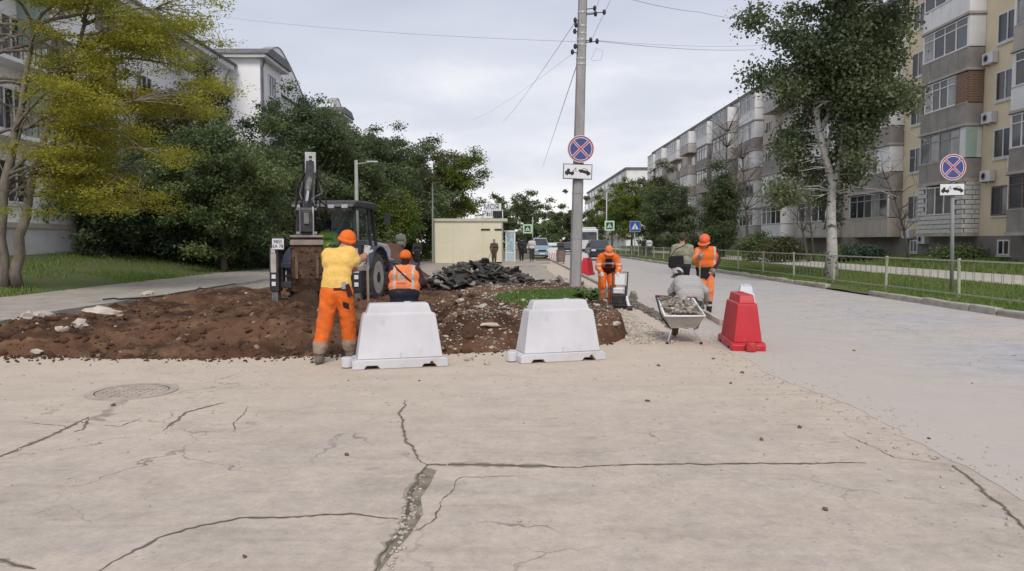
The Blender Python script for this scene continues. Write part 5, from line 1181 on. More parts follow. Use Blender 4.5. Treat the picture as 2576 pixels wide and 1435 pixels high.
for s in (-1, 1):
    MB().tube([c0 + side * s * .13, c0 + side * s * .2 + Vector((0, 0, -.5)), c0 + side * s * .17 + Vector((0, 0, -1.0)), c1 + side * s * .12], .018, 6).build('hose', M['black'], dip)
    MB().box(D1 + pd * .05 + side * s * .13 + Vector((0, 0, .36)), (.028, .10, .60), rz=math.atan2(-pd.x, pd.y)).build('link', M['mwhite'] if s > 0 else M['steel'], dip)
    MB().tube([c0 + side * s * .12 + pd * .05, c0 + side * s * .30 + Vector((0, 0, -.35)), c0 + side * s * .33 + Vector((0, 0, -.75)), c0.lerp(c1, .8) + side * s * .16], .017, 6).build('hose', M['black'], dip)
    MB().tube([c0 + side * s * .10, c0 + side * s * .24 + Vector((0, 0, -.45)), c0.lerp(c1, .9) + side * s * .10], .015, 6).build('hose', M['steel'], dip)
    MB().tube([A0 + side * s * .16 + Vector((0, 0, .5)), A1 + side * s * .15 - pd * .1], .02, 6).build('hose', M['black'], boom)
MB().box(D1 + Vector((0, 0, .62)), (.40, .08, .05), rz=math.atan2(-pd.x, pd.y)).build('cross_pin', M['steel'], dip)
MB().box(D1 + pd * .1 + Vector((0, 0, .36)), (.23, .2, .44), rz=math.atan2(-pd.x, pd.y)).build('linkage_block', M['mdark'], dip, bevel=.03)
MB().box(D1 + pd * .22 + Vector((0, 0, .42)), (.10, .05, .22), rz=math.atan2(-pd.x, pd.y)).build('linkage_lug', M['steel'], dip, bevel=.01)
MB().tube([D1 - side * .2 + Vector((0, 0, .12)), D1 + side * .2 + Vector((0, 0, .12))], .05, 10).build('pivot_pin', M['steel'], dip)
# bucket: curved back towards the viewer
bw = .62; prof = [(-.10, .06), (.20, .05), (.33, -.12), (.40, -.42), (.38, -.76), (.26, -1.04), (.05, -1.18), (-.22, -1.22)]
inn = [(-.20, -1.17), (.03, -1.13), (.22, -1.0), (.335, -.74), (.352, -.42), (.29, -.15), (.17, .00), (-.10, .01)]
loop = prof + inn; vs = []
for s in (-1, 1):
    for u, z in loop: vs.append(D1 + pd * u + side * s * bw / 2 + Vector((0, 0, z)))
n = len(loop); fs = [(i, (i + 1) % n, n + (i + 1) % n, n + i) for i in range(n)]
for k in range(7): fs += [(k, k + 1, n - 2 - k, n - 1 - k), (n + k + 1, n + k, 2 * n - 1 - k, 2 * n - 2 - k)]
bk = MB().add(vs, fs).build('bucket', M['bucketm'], bh)
for s in (-1, 1):
    c = [D1 + pd * u + side * s * (bw / 2 + .012 * 0) + Vector((0, 0, z)) for u, z in prof]
    MB().add([p - side * s * .0 for p in c] + [p - side * s * .025 for p in c], [tuple(range(8)), tuple(range(15, 7, -1))] + [(i, (i + 1) % 8, 8 + (i + 1) % 8, 8 + i) for i in range(8)]).build('bucket_side', M['bucketm'], bk)
MB().box(D1 + pd * .10 + Vector((0, 0, .065)), (bw + .03, .36, .05), rz=math.atan2(-pd.x, pd.y)).build('top_plate', mat('bucket_top', (.27, .235, .21), .7, (.17, .145, .125), 5), bk, bevel=.01)
MB().box(D1 + pd * .345 + Vector((0, 0, -.06)), (bw + .02, .03, .11), rz=math.atan2(-pd.x, pd.y), rx=.45).build('wear_bar', mat('bucket_bar', (.22, .18, .155), .7, (.15, .12, .10), 5), bk)
r = np.random.default_rng(66); cp = []
for i in range(110):
    t = r.random() * 5.99; k0 = int(t); u0, z0_ = prof[1 + k0]; u1, z1_ = prof[2 + k0] if k0 < 6 else prof[1 + k0]; f_ = t - k0
    cp.append(D1 + pd * (u0 + (u1 - u0) * f_) + side * r.uniform(-.3, .3) + Vector((0, 0, z0_ + (z1_ - z0_) * f_)))
e = scatter('caked_earth', CLOD, cp, r.uniform(.015, .09, 110), M['clod'], bk, 67); e['kind'] = 'stuff'
for s in (-.2, .2): MB().box(D1 + pd * .405 + side * s + Vector((0, 0, -.52)), (.05, .03, .5), rz=math.atan2(-pd.x, pd.y)).build('wear_strip', mat('worn_strip', (.16, .11, .08), .8, (.10, .065, .045), 5), bk)
for i in range(4): MB().box(D1 - pd * .30 + side * (-.24 + .16 * i) + Vector((0, 0, -1.23)), (.06, .18, .04), rz=math.atan2(-pd.x, pd.y)).build('tooth', M['steel'], bk)
# dark mound added in place of the blurred dark shape under the bucket
r = np.random.default_rng(55); D1w = Matrix.Translation(MO) @ Matrix.Rotation(HD, 4, 'Z') @ D1
hp_ = link('blur_heap', grid_mesh('blur_heap', np.arange(-1.1, 1.11, .05), np.arange(-1.0, 1.01, .05), lambda x, y: .72 * np.exp(-np.abs(x / .50) ** 2.6 - np.abs(y / .55) ** 2.2) * (1 + .4 * fbm(x * 4, y * 4, 4)) - .03 + .05 * fbm(x * 9, y * 9, 3), mat('blur_dark', (.06, .034, .022), .9, (.03, .018, .013), 3, bump=.03, bscale=16))); hp_.location = (D1w.x + .02, D1w.y - .1, -.02)
tag(hp_, 'steep dark heap added for the blurred shape under the digging bucket', 'heap')

# ------------------------------------------------------------------ vehicles down the road
M['carpaint'] = {'dark': mat('dark_blue_paint', (.02, .025, .04), .25, (.03, .035, .05), 1, spec=.5), 'white': mat('white_paint', (.66, .66, .66), .3, (.6, .6, .6), 1, spec=.5), 'blue': mat('pale_blue_paint', (.27, .36, .42), .3, (.24, .33, .39), 1, spec=.5), 'black': mat('black_paint', (.015, .015, .017), .25, (.03, .03, .03), 1, spec=.5), 'silver': mat('silver_paint', (.36, .36, .37), .3, (.3, .3, .31), 1, spec=.5)}
M['cglass'] = mat('car_glass', (.03, .035, .04), .06, (.05, .055, .06), 1, spec=.7)
M['lens'] = mat('lamp_lens', (.7, .7, .72), .15, (.6, .6, .62), 6, spec=.6)
M['rlens'] = mat('red_lens', (.4, .03, .03), .2, (.3, .02, .02), 6)
def car(label, X, Y, paint, front=True, L_=4.5, W_=1.85, H=1.5, hood=.95, rz=0.0, z=.004, rack=False):
    """front towards -y when front is True"""
    t = thing('car', label, 'car', (X, Y, z), rz if front else rz + math.pi); m = M['carpaint'][paint]; h = W_ / 2
    def loft(secs, nm, mm, par, bev=.04):
        vs = []
        for y, zl, zu, wl, wu in secs: vs += [(-wl, y, zl), (wl, y, zl), (wu, y, zu), (-wu, y, zu)]
        k = len(secs); fs = [(4 * i + j, 4 * i + 4 + j, 4 * i + 4 + (j + 1) % 4, 4 * i + (j + 1) % 4) for i in range(k - 1) for j in range(4)] + [(0, 1, 2, 3), (4 * k - 1, 4 * k - 2, 4 * k - 3, 4 * k - 4)]
        return MB().add(vs, fs).build(nm, mm, par, bevel=bev)
    loft([(0, .34, hood - .22, h * .86, h * .82), (.18, .26, hood - .10, h * .97, h * .90), (1.2, .24, hood, h, h * .92), (L_ * .5, .24, hood + .04, h, h * .93), (L_ - .2, .27, hood + .02, h * .98, h * .92), (L_, .36, hood - .1, h * .9, h * .85)], 'body', m, t)
    loft([(1.15, hood - .06, hood - .02, h * .9, h * .86), (1.95, hood - .06, H - .03, h * .9, h * .70), (2.5, hood - .06, H, h * .9, h * .72), (L_ - .95, hood - .06, H - .03, h * .9, h * .70), (L_ - .25, hood - .06, hood + .06, h * .88, h * .82)], 'cabin', m, t)
    MB().add([(-h * .80, 1.19, hood + .02), (h * .80, 1.19, hood + .02), (h * .64, 1.88, H - .09), (-h * .64, 1.88, H - .09)], [(0, 1, 2, 3)]).build('windscreen', M['cglass'], t)
    MB().add([(h * .78, L_ - .28, hood + .1), (-h * .78, L_ - .28, hood + .1), (-h * .64, L_ - .88, H - .08), (h * .64, L_ - .88, H - .08)], [(0, 1, 2, 3)]).build('rear_window', M['cglass'], t)
    for s in (-1, 1):
        MB().add([(s * h * .905, 1.45, hood + .02), (s * h * .905, L_ - .5, hood + .03), (s * h * .73, L_ - 1.0, H - .08), (s * h * .73, 1.98, H - .08)], [(0, 1, 2, 3) if s > 0 else (3, 2, 1, 0)]).build('side_window', M['cglass'], t)
        for y in (.85, L_ - .85):
            w = MB().disc((s * (h - .08), y, .33), .33, 'x', .22, 20).build('wheel', M['tyre'], t); MB().disc((s * (h + .03), y, .33), .21, 'x', .02, 16).build('rim', M['rimm'], w)
        MB().box((s * h * .68, .02, hood - .24), (.36, .12, .15)).build('headlight', M['lens'], t, bevel=.02)
        MB().box((s * h * .74, L_ - .03, hood - .1), (.26, .10, .28)).build('tail_light', M['rlens'], t, bevel=.02)
        MB().box((s * (h + .06), 1.55, hood + .08), (.2, .1, .14)).build('mirror', m, t, bevel=.03)
    MB().box((0, .0, hood - .3), (W_ * .42, .06, .16)).build('grille', M['black'], t); MB().box((0, -.03, .44), (W_ * .9, .12, .2)).build('bumper', m if paint != 'dark' else M['black'], t, bevel=.03)
    MB().box((0, -.095, .46), (.5, .01, .11)).build('number_plate', M['swhite'], t)
    if rack:
        for s in (-1, 1): MB().tube([(s * h * .62, 2.1, H + .03), (s * h * .62, L_ - 1.1, H + .03)], .02, 5).build('roof_rail', M['galv'], t)
    return t
c = G(1513, 655); car('dark blue jeep with bright lamps coming up the road', c.x, c.y, 'dark', True, 4.7, 1.95, 1.72, 1.1, .0, rack=True)
car('pale blue van parked past the kiosk', P(1364, 640, 70).x, 70, 'blue', True, 4.6, 1.75, 1.95, 1.05, R(3), -.02)
car('white car parked behind the pale blue van', P(1388, 630, 82).x, 82, 'white', True, 4.2, 1.7, 1.45, .9, 0, -.02)
car('black car in the row behind the pole', P(1428, 630, 90).x, 90, 'black', True, 4.4, 1.8, 1.45, .95)
car('silver car far down the row', P(1408, 625, 104).x, 104, 'silver', True, 4.4, 1.8, 1.45, .95, 0, -.02)
car('black car farthest in the row behind the pole', P(1441, 622, 108).x, 108, 'black', True, 4.4, 1.8, 1.5, .95)
# bus seen from the back
bc = P(1478, 640, 86); bu = thing('bus', 'white bus seen from behind at the far pedestrian crossing', 'bus', (bc.x, 86, .004))
MB().bb(-1.22, 1.22, 0, 9, .45, 3.0).build('body', M['carpaint']['white'], bu, bevel=.12, seg=3); MB().bb(-1.05, 1.05, -.02, .02, 1.75, 2.65).build('rear_window', M['cglass'], bu)
MB().bb(-1.0, 1.0, .2, 3, 3.0, 3.2).build('roof_unit', M['carpaint']['white'], bu, bevel=.05); MB().bb(-1.15, 1.15, -.06, .05, .42, .72).build('bumper', M['black'], bu, bevel=.03)
for s in (-1, 1):
    for y in (1.8, 7): MB().disc((s * 1.08, y, .46), .46, 'x', .28, 20).build('wheel', M['tyre'], bu)
    MB().bb(s * 1.05 - .1, s * 1.05 + .1, -.03, .03, .9, 1.4).build('tail_light', M['rlens'], bu); MB().bb(s * 1.222, s * 1.232, .6, 8.4, 1.7, 2.6).build('side_window', M['cglass'], bu)
MB().bb(-.3, .3, -.03, .0, .95, 1.1).build('number_plate', M['swhite'], bu)
# ------------------------------------------------------------------ people: one continuous surface grown round a posed skeleton
def surface(prims, vox, k=.03):
    """prims: (a, b, ra, rb, material index, squash(x,y,z), blend). Distance field -> surface nets."""
    A = np.array([np.minimum(np.array(p[0]), np.array(p[1])) - max(p[2], p[3]) for p in prims]).min(0) - .06
    Bm = np.array([np.maximum(np.array(p[0]), np.array(p[1])) + max(p[2], p[3]) for p in prims]).max(0) + .06
    n = np.ceil((Bm - A) / vox).astype(int) + 1
    F = np.full(n, .3, np.float32); own = np.zeros(n, np.int8); best = np.full(n, .3, np.float32)
    for p in prims:
        a, b, ra, rb, mi = np.array(p[0], float), np.array(p[1], float), p[2], p[3], p[4]
        sq = np.array(p[5] if len(p) > 5 and p[5] else (1, 1, 1), float); kk = p[6] if len(p) > 6 else k
        mar = max(ra, rb) * max(sq.max(), 1) + kk + .05
        lo = np.clip(np.floor((np.minimum(a, b) - mar - A) / vox).astype(int), 0, n - 1); hi = np.clip(np.ceil((np.maximum(a, b) + mar - A) / vox).astype(int) + 1, 1, n)
        ax = [A[i] + vox * np.arange(lo[i], hi[i]) for i in range(3)]
        X, Y, Z = np.meshgrid(*ax, indexing='ij'); Q = np.stack([X, Y, Z], -1) - a; ab = b - a; L2 = max(ab @ ab, 1e-9)
        t = np.clip((Q @ ab) / L2, 0, 1)[..., None]; D = (Q - t * ab) / sq; d = (np.sqrt((D ** 2).sum(-1)) - (ra + (rb - ra) * t[..., 0])) * min(1.0, sq.min() * 1.15)
        sl = tuple(slice(lo[i], hi[i]) for i in range(3)); f = F[sl]
        h = np.maximum(kk - np.abs(f - d), 0) / kk; F[sl] = np.minimum(f, d) - h * h * kk * .25
        o = own[sl]; bs = best[sl]; m_ = d < bs; o[m_] = mi; bs[m_] = d[m_]
    S = F < 0; c = np.zeros(np.array(n) - 1, np.int8)
    for i in (0, 1):
        for j in (0, 1):
            for l in (0, 1): c += S[i:n[0] - 1 + i, j:n[1] - 1 + j, l:n[2] - 1 + l]
    act = (c > 0) & (c < 8); idx = np.full(act.shape, -1, np.int64); cells = np.argwhere(act); idx[act] = np.arange(len(cells))
    acc = np.zeros((len(cells), 3)); cnt = np.zeros(len(cells))
    cor = [(i, j, l) for i in (0, 1) for j in (0, 1) for l in (0, 1)]
    for u in cor:
        for d_ in range(3):
            if u[d_] == 0:
                w = list(u); w[d_] = 1; fa = F[tuple((cells + u).T)]; fb = F[tuple((cells + w).T)]; m_ = (fa < 0) != (fb < 0)
                t = np.where(m_, fa / np.where(np.abs(fa - fb) < 1e-9, 1, fa - fb), 0); pt_ = cells + np.array(u); pt_ = pt_.astype(float); pt_[:, d_] += t
                acc[m_] += pt_[m_]; cnt[m_] += 1
    V = A + vox * acc / cnt[:, None]; faces = []; fo = []
    for d_ in range(3):
        e1, e2 = [(1, 2), (2, 0), (0, 1)][d_]; s0 = [slice(None)] * 3; s1 = [slice(None)] * 3; s0[d_] = slice(0, -1); s1[d_] = slice(1, None)
        x = np.argwhere(S[tuple(s0)] != S[tuple(s1)]); x = x[(x[:, e1] > 0) & (x[:, e2] > 0) & (x[:, e1] < n[e1] - 1) & (x[:, e2] < n[e2] - 1)]
        E1 = np.eye(3, dtype=int)[e1]; E2 = np.eye(3, dtype=int)[e2]
        q = np.stack([idx[tuple((x - E1 - E2).T)], idx[tuple((x - E2).T)], idx[tuple(x.T)], idx[tuple((x - E1).T)]], 1)
        fl = ~S[tuple(x.T)]; q[fl] = q[fl][:, ::-1]; ins = np.where(S[tuple(x.T)][:, None], x, x + np.eye(3, dtype=int)[d_]); faces.append(q); fo.append(own[tuple(ins.T)])
    Fc = np.concatenate(faces); mi = np.concatenate(fo); ok = (Fc >= 0).all(1)
    return V, Fc[ok], mi[ok]
def folds(V, F, amt, seed, freq=16):
    r = np.random.default_rng(seed); nrm = np.zeros_like(V); fn = np.cross(V[F[:, 2]] - V[F[:, 0]], V[F[:, 3]] - V[F[:, 1]])
    for i in range(4): np.add.at(nrm, F[:, i], fn)
    nrm /= np.linalg.norm(nrm, axis=1)[:, None] + 1e-9; d = 0
    for i in range(9):
        w = r.normal(size=3) * freq * (.6 + .25 * i); w[2] *= 1.5; d = d + np.sin(V @ w + r.random() * 6.28 + 1.8 * np.sin(V @ (w[::-1] * .4))) / (1 + .5 * i)
    return V + nrm * (d * amt / 2.2)[:, None]
CM = {}
def cm(n, c, c2=None, sc_=14, **k):
    if n not in CM: CM[n] = mat(n, c, k.pop('rough', .9), c2 or tuple(x * .8 for x in c), sc_, c3=tuple(x * .62 + .035 for x in c), s3=4.5, lo3=.56, hi3=.72, bump=.012, bscale=17, detail=3, **k)
    return CM[n]
skin = cm('skin', (.42, .23, .16), (.36, .19, .13), rough=.6); hairm = cm('dark_hair', (.03, .025, .02)); glove = cm('white_glove', (.60, .59, .57))
orange = cm('hivis_orange', (.80, .17, .025), (.68, .13, .02), 6); orange_p = cm('faded_hivis_orange', (.82, .25, .09), (.70, .20, .08), 6); yellow = cm('yellow_tshirt', (.80, .52, .15), (.72, .45, .12), 7); maroon = cm('dark_maroon', (.055, .018, .022)); navy = cm('navy_jacket', (.018, .019, .032))
boot = cm('dusty_boot', (.19, .155, .125), (.11, .09, .075), 9); blackc = cm('black_cloth', (.016, .016, .018)); reflect = cm('reflective_tape', (.48, .47, .46), rough=.4); greyc = cm('grey_cloth', (.33, .315, .30)); dirty = cm('dusty_cuff', (.36, .27, .21), (.25, .19, .15), 12)

def hand(c, d, up, mi, s=1.0, curl=.5, thumb=1):
    """palm and five bent fingers; d: pointing direction, up: back of the hand"""
    c, d, up = np.array(c, float), np.array(d, float), np.array(up, float); d /= np.linalg.norm(d); up -= d * (up @ d); up /= np.linalg.norm(up); w = np.cross(d, up) * thumb; o = []
    o.append((c, c + d * .07 * s, .034 * s, .038 * s, mi, None, .02))
    for i, (l, off) in enumerate(((.068, .030), (.078, .010), (.072, -.011), (.056, -.030))):
        a = c + d * .085 * s + w * off * s; b = a + (d * math.cos(curl) - up * math.sin(curl)) * l * .55 * s; e = b + (d * math.cos(curl * 2.2) - up * math.sin(curl * 2.2)) * l * .5 * s
        o += [(a, b, .0105 * s, .010 * s, mi, None, .006), (b, e, .010 * s, .0085 * s, mi, None, .006)]
    a = c + d * .02 * s + w * .034 * s; b = a + (d * .6 + w * .6 - up * .3) * .045 * s; e = b + (d * .8 + w * .1 - up * .5) * .035 * s
    o += [(a, b, .014 * s, .012 * s, mi, None, .01), (b, e, .012 * s, .009 * s, mi, None, .006)]
    return o
def head(c, face, mi_skin, mi_hair, hair=True, eye=None):
    """c: centre of the skull; face: direction of the gaze"""
    c = np.array(c, float); f = np.array(face, float); f /= np.linalg.norm(f); u = np.array([0, 0, 1.]); u -= f * (u @ f); u /= np.linalg.norm(u); w = np.cross(f, u); o = []
    o += [(c + u * .03, c + u * .03 - f * .015, .088, .088, mi_skin, None, .03), (c + f * .03 - u * .05, c + f * .045 - u * .085, .062, .048, mi_skin, None, .04)]
    o += [(c + f * .094 + u * .005, c + f * .112 - u * .022, .012, .016, mi_skin, None, .012), (c + f * .088 - u * .055 - w * .02, c + f * .088 - u * .055 + w * .02, .011, .011, mi_skin, None, .01)]
    for s in (-1, 1):
        o.append((c + w * s * .087 + u * .015, c + w * s * .089 - u * .02, .018, .013, mi_skin, None, .01))
        if eye is not None: o.append((c + f * .086 + w * s * .033 + u * .012, c + f * .087 + w * s * .034 + u * .012, .011, .011, eye, None, .004))
    if hair: o += [(c + u * .05 - f * .025, c + u * .035 - f * .035, .092, .094, mi_hair, None, .01), (c - u * .02 - f * .06, c - f * .055, .06, .075, mi_hair, None, .02)]
    return o
def limb(pts, rs, mi, sq=None, k=.03): return [(pts[i], pts[i + 1], rs[i], rs[i + 1], mi, sq, k) for i in range(len(pts) - 1)]
def person(label, loc, prims, mats, vox=.011, paint=(), amt=.006, seed=0, rz=0.0, group=None, freq=16):
    root = thing('person', label, 'person', loc, rz, group); V, F, mi = surface(prims, vox); C = V[F].mean(1); mi = mi.copy()
    for fn, m_ in paint: mi[fn(C, mi)] = m_
    V = folds(V, F, amt, seed, freq) if amt else V
    link('body', np_mesh('body', V, F, mats, True, mi), root); return root
def cap(root, c, face, m, brim=True, name='cap', r_=.108, cov=.56):
    c = Vector(c); f = Vector(face).normalized(); u = Vector((0, 0, 1)); u = (u - f * u.dot(f)).normalized(); w = f.cross(u); rot = Matrix((w, f, u)).transposed()
    vs, fs = [], []; nu, nv = 18, 7
    for i in range(nv + 1):
        a = (math.pi * cov) * i / nv
        for j in range(nu): t = 6.2832 * j / nu; vs.append(c + u * .02 + rot @ Vector((r_ * math.sin(a) * math.cos(t) * .96, r_ * 1.08 * math.sin(a) * math.sin(t), r_ * math.cos(a) * 1.02)))
    fs = [(i * nu + j, (i + 1) * nu + j, (i + 1) * nu + (j + 1) % nu, i * nu + (j + 1) % nu) for i in range(nv) for j in range(nu)]
    o = MB().add(vs, fs).build(name, m, root, smooth=True); q = o.modifiers.new('thick', 'SOLIDIFY'); q.thickness = .006
    if brim:
        vs = []; n = 11
        for i in range(n):
            t = math.pi * (.12 + .76 * i / (n - 1)); d = rot @ Vector((math.cos(t), math.sin(t), 0)); vs += [c + d * r_ * 1.02 - u * .005, c + d * (r_ + .075 * math.sin(t)) - u * .028]
        b = MB().add(vs, [(2 * i, 2 * i + 1, 2 * i + 3, 2 * i + 2) for i in range(n - 1)]).build('brim', m, o); q = b.modifiers.new('thick', 'SOLIDIFY'); q.thickness = .005
    return o

# 1. man in the yellow T-shirt, back to the viewer, leaning on a shovel
MT = [yellow, orange, skin, boot, hairm, glove, maroon, dirty, blackc, reflect]
hp_l, hp_r = (-.10, 0, .93), (.085, .02, .93)
pr = limb([hp_l, (-.175, .02, .54), (-.225, -.02, .25), (-.235, -.03, .20)], [.125, .105, .095, .085], 1) + limb([hp_r, (.105, .14, .55), (.11, .20, .26), (.11, .21, .21)], [.125, .10, .092, .085], 1)
pr += limb([(-.24, -.03, .17), (-.245, -.03, .08)], [.07, .06], 3) + limb([(-.245, -.075, .055), (-.265, .14, .05)], [.052, .05], 3) + limb([(.11, .21, .2), (.11, .22, .08)], [.07, .06], 3) + limb([(.11, .17, .055), (.13, .38, .05)], [.052, .05], 3)
pr += [((-.085, 0, .97), (.07, .01, .97), .135, .135, 1, (1, .86, 1)), ((-.07, 0, 1.06), (.055, .01, 1.06), .13, .13, 1, (1, .82, 1))]
pr += [((-.07, .0, 1.08), (.05, .01, 1.08), .138, .138, 0, (1, .82, 1), .012), ((-.06, .02, 1.2), (.06, .03, 1.22), .132, .132, 0, (1, .82, 1)), ((-.08, .06, 1.36), (.11, .06, 1.38), .136, .136, 0, (1, .82, 1)), ((-.10, .085, 1.45), (.14, .085, 1.475), .098, .098, 0)]
pr += limb([(.16, .085, 1.48), (.205, .11, 1.40)], [.092, .086], 0) + limb([(.19, .10, 1.43), (.225, .14, 1.37), (.31, .26, 1.43), (.335, .31, 1.475)], [.058, .056, .045, .034], 2, None, .02)
pr += limb([(-.14, .1, 1.46), (-.17, .2, 1.36)], [.09, .08], 0) + limb([(-.16, .18, 1.38), (-.12, .34, 1.22), (.10, .42, 1.25), (.22, .40, 1.27)], [.056, .052, .042, .034], 2, None, .02)
pr += hand((.34, .31, 1.475), (.05, .25, .6), (.2, -1, .2), 5, 1.15, .9) + hand((.22, .40, 1.27), (1, .05, .1), (0, -1, 0), 5, 1.1, .9, -1)
pr += limb([(.04, .11, 1.5), (.085, .15, 1.6)], [.062, .058], 2) + head((.105, .19, 1.655), (.35, .85, -.42), 2, 4, False, 8)
paint = [(lambda C, m: (m == 1) & (C[:, 2] < .30), 7), (lambda C, m: (m == 1) & (np.abs(C[:, 2] - .255) < .022), 9), (lambda C, m: (m == 1) & (C[:, 1] < .0) & (np.abs(C[:, 2] - 1.025) < .035) & (np.abs(C[:, 0] - .05) < .075), 6), (lambda C, m: (m == 1) & (np.abs(C[:, 2] - .78 + .5 * (C[:, 0] - .14)) < .045) & (C[:, 0] > .09) & (C[:, 0] < .165) & (C[:, 1] < .06), 6),
         (lambda C, m: (m == 1) & (np.abs(C[:, 2] - 1.075) < .012), 8)]
yw = person('man in yellow T-shirt and orange work trousers leaning over a shovel', (-2.345, 10.02, .0), pr, MT, .0095, paint, .0062, 3, freq=17)
cp_ = cap(yw, (.105, .19, 1.665), (.35, .85, -.42), orange, False, 'cap', .116, .70)
MB().tube([(.215, .16, 1.64), (.17, .10, 1.625), (.09, .075, 1.65), (.01, .13, 1.68), (0, .22, 1.71)], [.022, .026, .028, .026, .022], 8).build('cap_roll', orange, cp_, smooth=True)
MB().box((.12, -.135, 1.06), (.05, .025, .10)).build('belt_tag', greyc, yw, bevel=.008); MB().box((.165, -.07, .99), (.07, .05, .17), rz=.6, ry=-.3).build('tool_pouch', maroon, yw, bevel=.01)
def shovel(label, base, top, blade=True):
    b, t = Vector(base), Vector(top); s = thing('shovel', label, 'shovel', tuple(b)); d = (t - b); MB().tube([d * .22, d], .019, 8).build('handle', cm('shovel_wood', (.30, .24, .18), (.22, .17, .13), 5), s, smooth=True)
    n = d.normalized(); w = Vector((1, 0, 0)); vs = []
    for u, h in ((0, .02), (.10, .09), (.22, .115), (.30, .10), (.34, .03)):
        c = n * u; vs += [c - w * h + Vector((0, -.02, 0)), c + Vector((0, .012, 0)), c + w * h + Vector((0, -.02, 0))]
    o = MB().add(vs, [(3 * i + j, 3 * i + j + 1, 3 * i + j + 4, 3 * i + j + 3) for i in range(4) for j in range(2)]).build('blade', M['steel'], s, smooth=True); q = o.modifiers.new('thick', 'SOLIDIFY'); q.thickness = .006
    return s
shovel('long-handled shovel held by the man in yellow', (-1.99, 10.40, .01), (-2.0, 10.34, 1.58))

# 2. man in the orange vest standing in the hole, seen from behind
MT = [orange_p, navy, skin, blackc, hairm, maroon, reflect, boot, cm('red_print', (.62, .12, .07))]
z0 = float(site_h(-2.0, 14.0)); q = -.34 - z0
pr = limb([(-.1, 0, .86), (-.12, .06, .46), (-.12, 0, .1)], [.125, .095, .07], 1) + limb([(.1, 0, .86), (.12, .06, .46), (.12, 0, .1)], [.125, .095, .07], 1)
for s in (-1, 1): pr += limb([(.12 * s, -.06, .05), (.13 * s, .16, .045)], [.05, .048], 7)
pr += [((-.11, 0, .82), (.11, 0, .82), .165, .165, 1, (1, .85, 1)), ((-.115, .0, 1.0), (.115, 0, 1.0), .172, .172, 1, (1, .84, 1)), ((-.12, .03, 1.12), (.12, .03, 1.12), .178, .178, 0, (1, .82, 1), .01), ((-.13, .06, 1.32), (.13, .06, 1.32), .168, .168, 0, (1, .82, 1)), ((-.13, .09, 1.43), (.13, .09, 1.43), .112, .112, 0)]
pr += limb([(.215, .09, 1.43), (.32, .07, 1.20), (.36, .26, 1.14)], [.088, .08, .062], 5) + limb([(-.215, .09, 1.43), (-.30, .07, 1.18), (-.2, .30, 1.12)], [.088, .08, .062], 5)
pr += hand((.36, .27, 1.14), (.25, 1, .1), (0, 0, 1), 2, 1.05, .6) + hand((-.19, .31, 1.12), (.25, 1, .1), (0, 0, 1), 2, 1.05, .6, -1)
pr += limb([(0, .1, 1.5), (.01, .12, 1.6)], [.07, .065], 3) + head((.01, .145, 1.68), (.0, .93, -.3), 2, 4, False, 3)
bk_ = lambda C: C[:, 1] < .03
paint = [(lambda C, m: (m == 0) & (np.abs(C[:, 2] - 1.035) < .022), 6), (lambda C, m: (m == 0) & (np.abs(np.abs(C[:, 0]) - .17) < .022) & (C[:, 2] > 1.05), 6), (lambda C, m: bk_(C) & (np.abs((C[:, 2] - 1.20) - 0) < .014) & (np.abs(C[:, 0] + .03) < .09) & (m == 0), 8), (lambda C, m: bk_(C) & (m == 0) & (np.abs(np.hypot(C[:, 0] + .03, C[:, 2] - 1.325) - .062) < .017), 6), (lambda C, m: bk_(C) & (m == 0) & (np.abs(C[:, 2] - 1.31 - .3 * (C[:, 0] + .03)) < .013) & (np.abs(C[:, 0] + .03) < .045), 6)]
vw = person('man in orange reflective vest and navy jacket standing in the dug hole', (-2.02, 14.0, z0 + q), pr, MT, .011, paint, .006, 5)
cap(vw, (.01, .145, 1.685), (.0, .95, -.1), orange, True, 'cap', .116, .66)
MB().tube([(-.20, .10, 1.54), (-.12, -.055, 1.47), (.04, -.10, 1.33), (.19, -.07, 1.18), (.27, .06, 1.07)], .014, 6).build('shoulder_strap', blackc, vw)

# 3. man bent over the plate compactor
MT = [orange, maroon, skin, blackc, hairm, glove, reflect, boot]
pr = limb([(-.10, .2, .84), (-.14, .02, .48), (-.16, .16, .1)], [.12, .10, .075], 0) + limb([(.10, .22, .84), (.13, .1, .47), (.12, .3, .1)], [.12, .10, .075], 0)
pr += limb([(-.16, .2, .05), (-.17, -.02, .045)], [.05, .048], 7) + limb([(.12, .34, .05), (.12, .12, .045)], [.05, .048], 7)
pr += [((-.08, .2, .88), (.08, .2, .88), .14, .14, 3, (1, .9, 1)), ((-.09, .1, 1.0), (.09, .1, 1.0), .15, .15, 1, (1, .85, 1)), ((-.12, -.02, 1.12), (.12, -.02, 1.12), .155, .155, 0, (1, .85, 1)), ((-.14, -.1, 1.22), (.14, -.1, 1.22), .125, .125, 0)]
pr += limb([(-.20, -.1, 1.22), (-.27, -.2, .98), (-.2, -.42, .84)], [.085, .075, .058], 0) + limb([(.20, -.1, 1.22), (.27, -.2, .98), (.2, -.42, .84)], [.085, .075, .058], 0)
pr += hand((-.2, -.43, .83), (.0, -1, -.25), (0, 0, 1), 5, 1.1, .9) + hand((.2, -.43, .83), (.0, -1, -.25), (0, 0, 1), 5, 1.1, .9, -1)
pr += limb([(0, -.15, 1.27), (0, -.2, 1.34)], [.065, .06], 1) + head((0, -.25, 1.40), (0, -.8, -.6), 2, 4, False, 3)
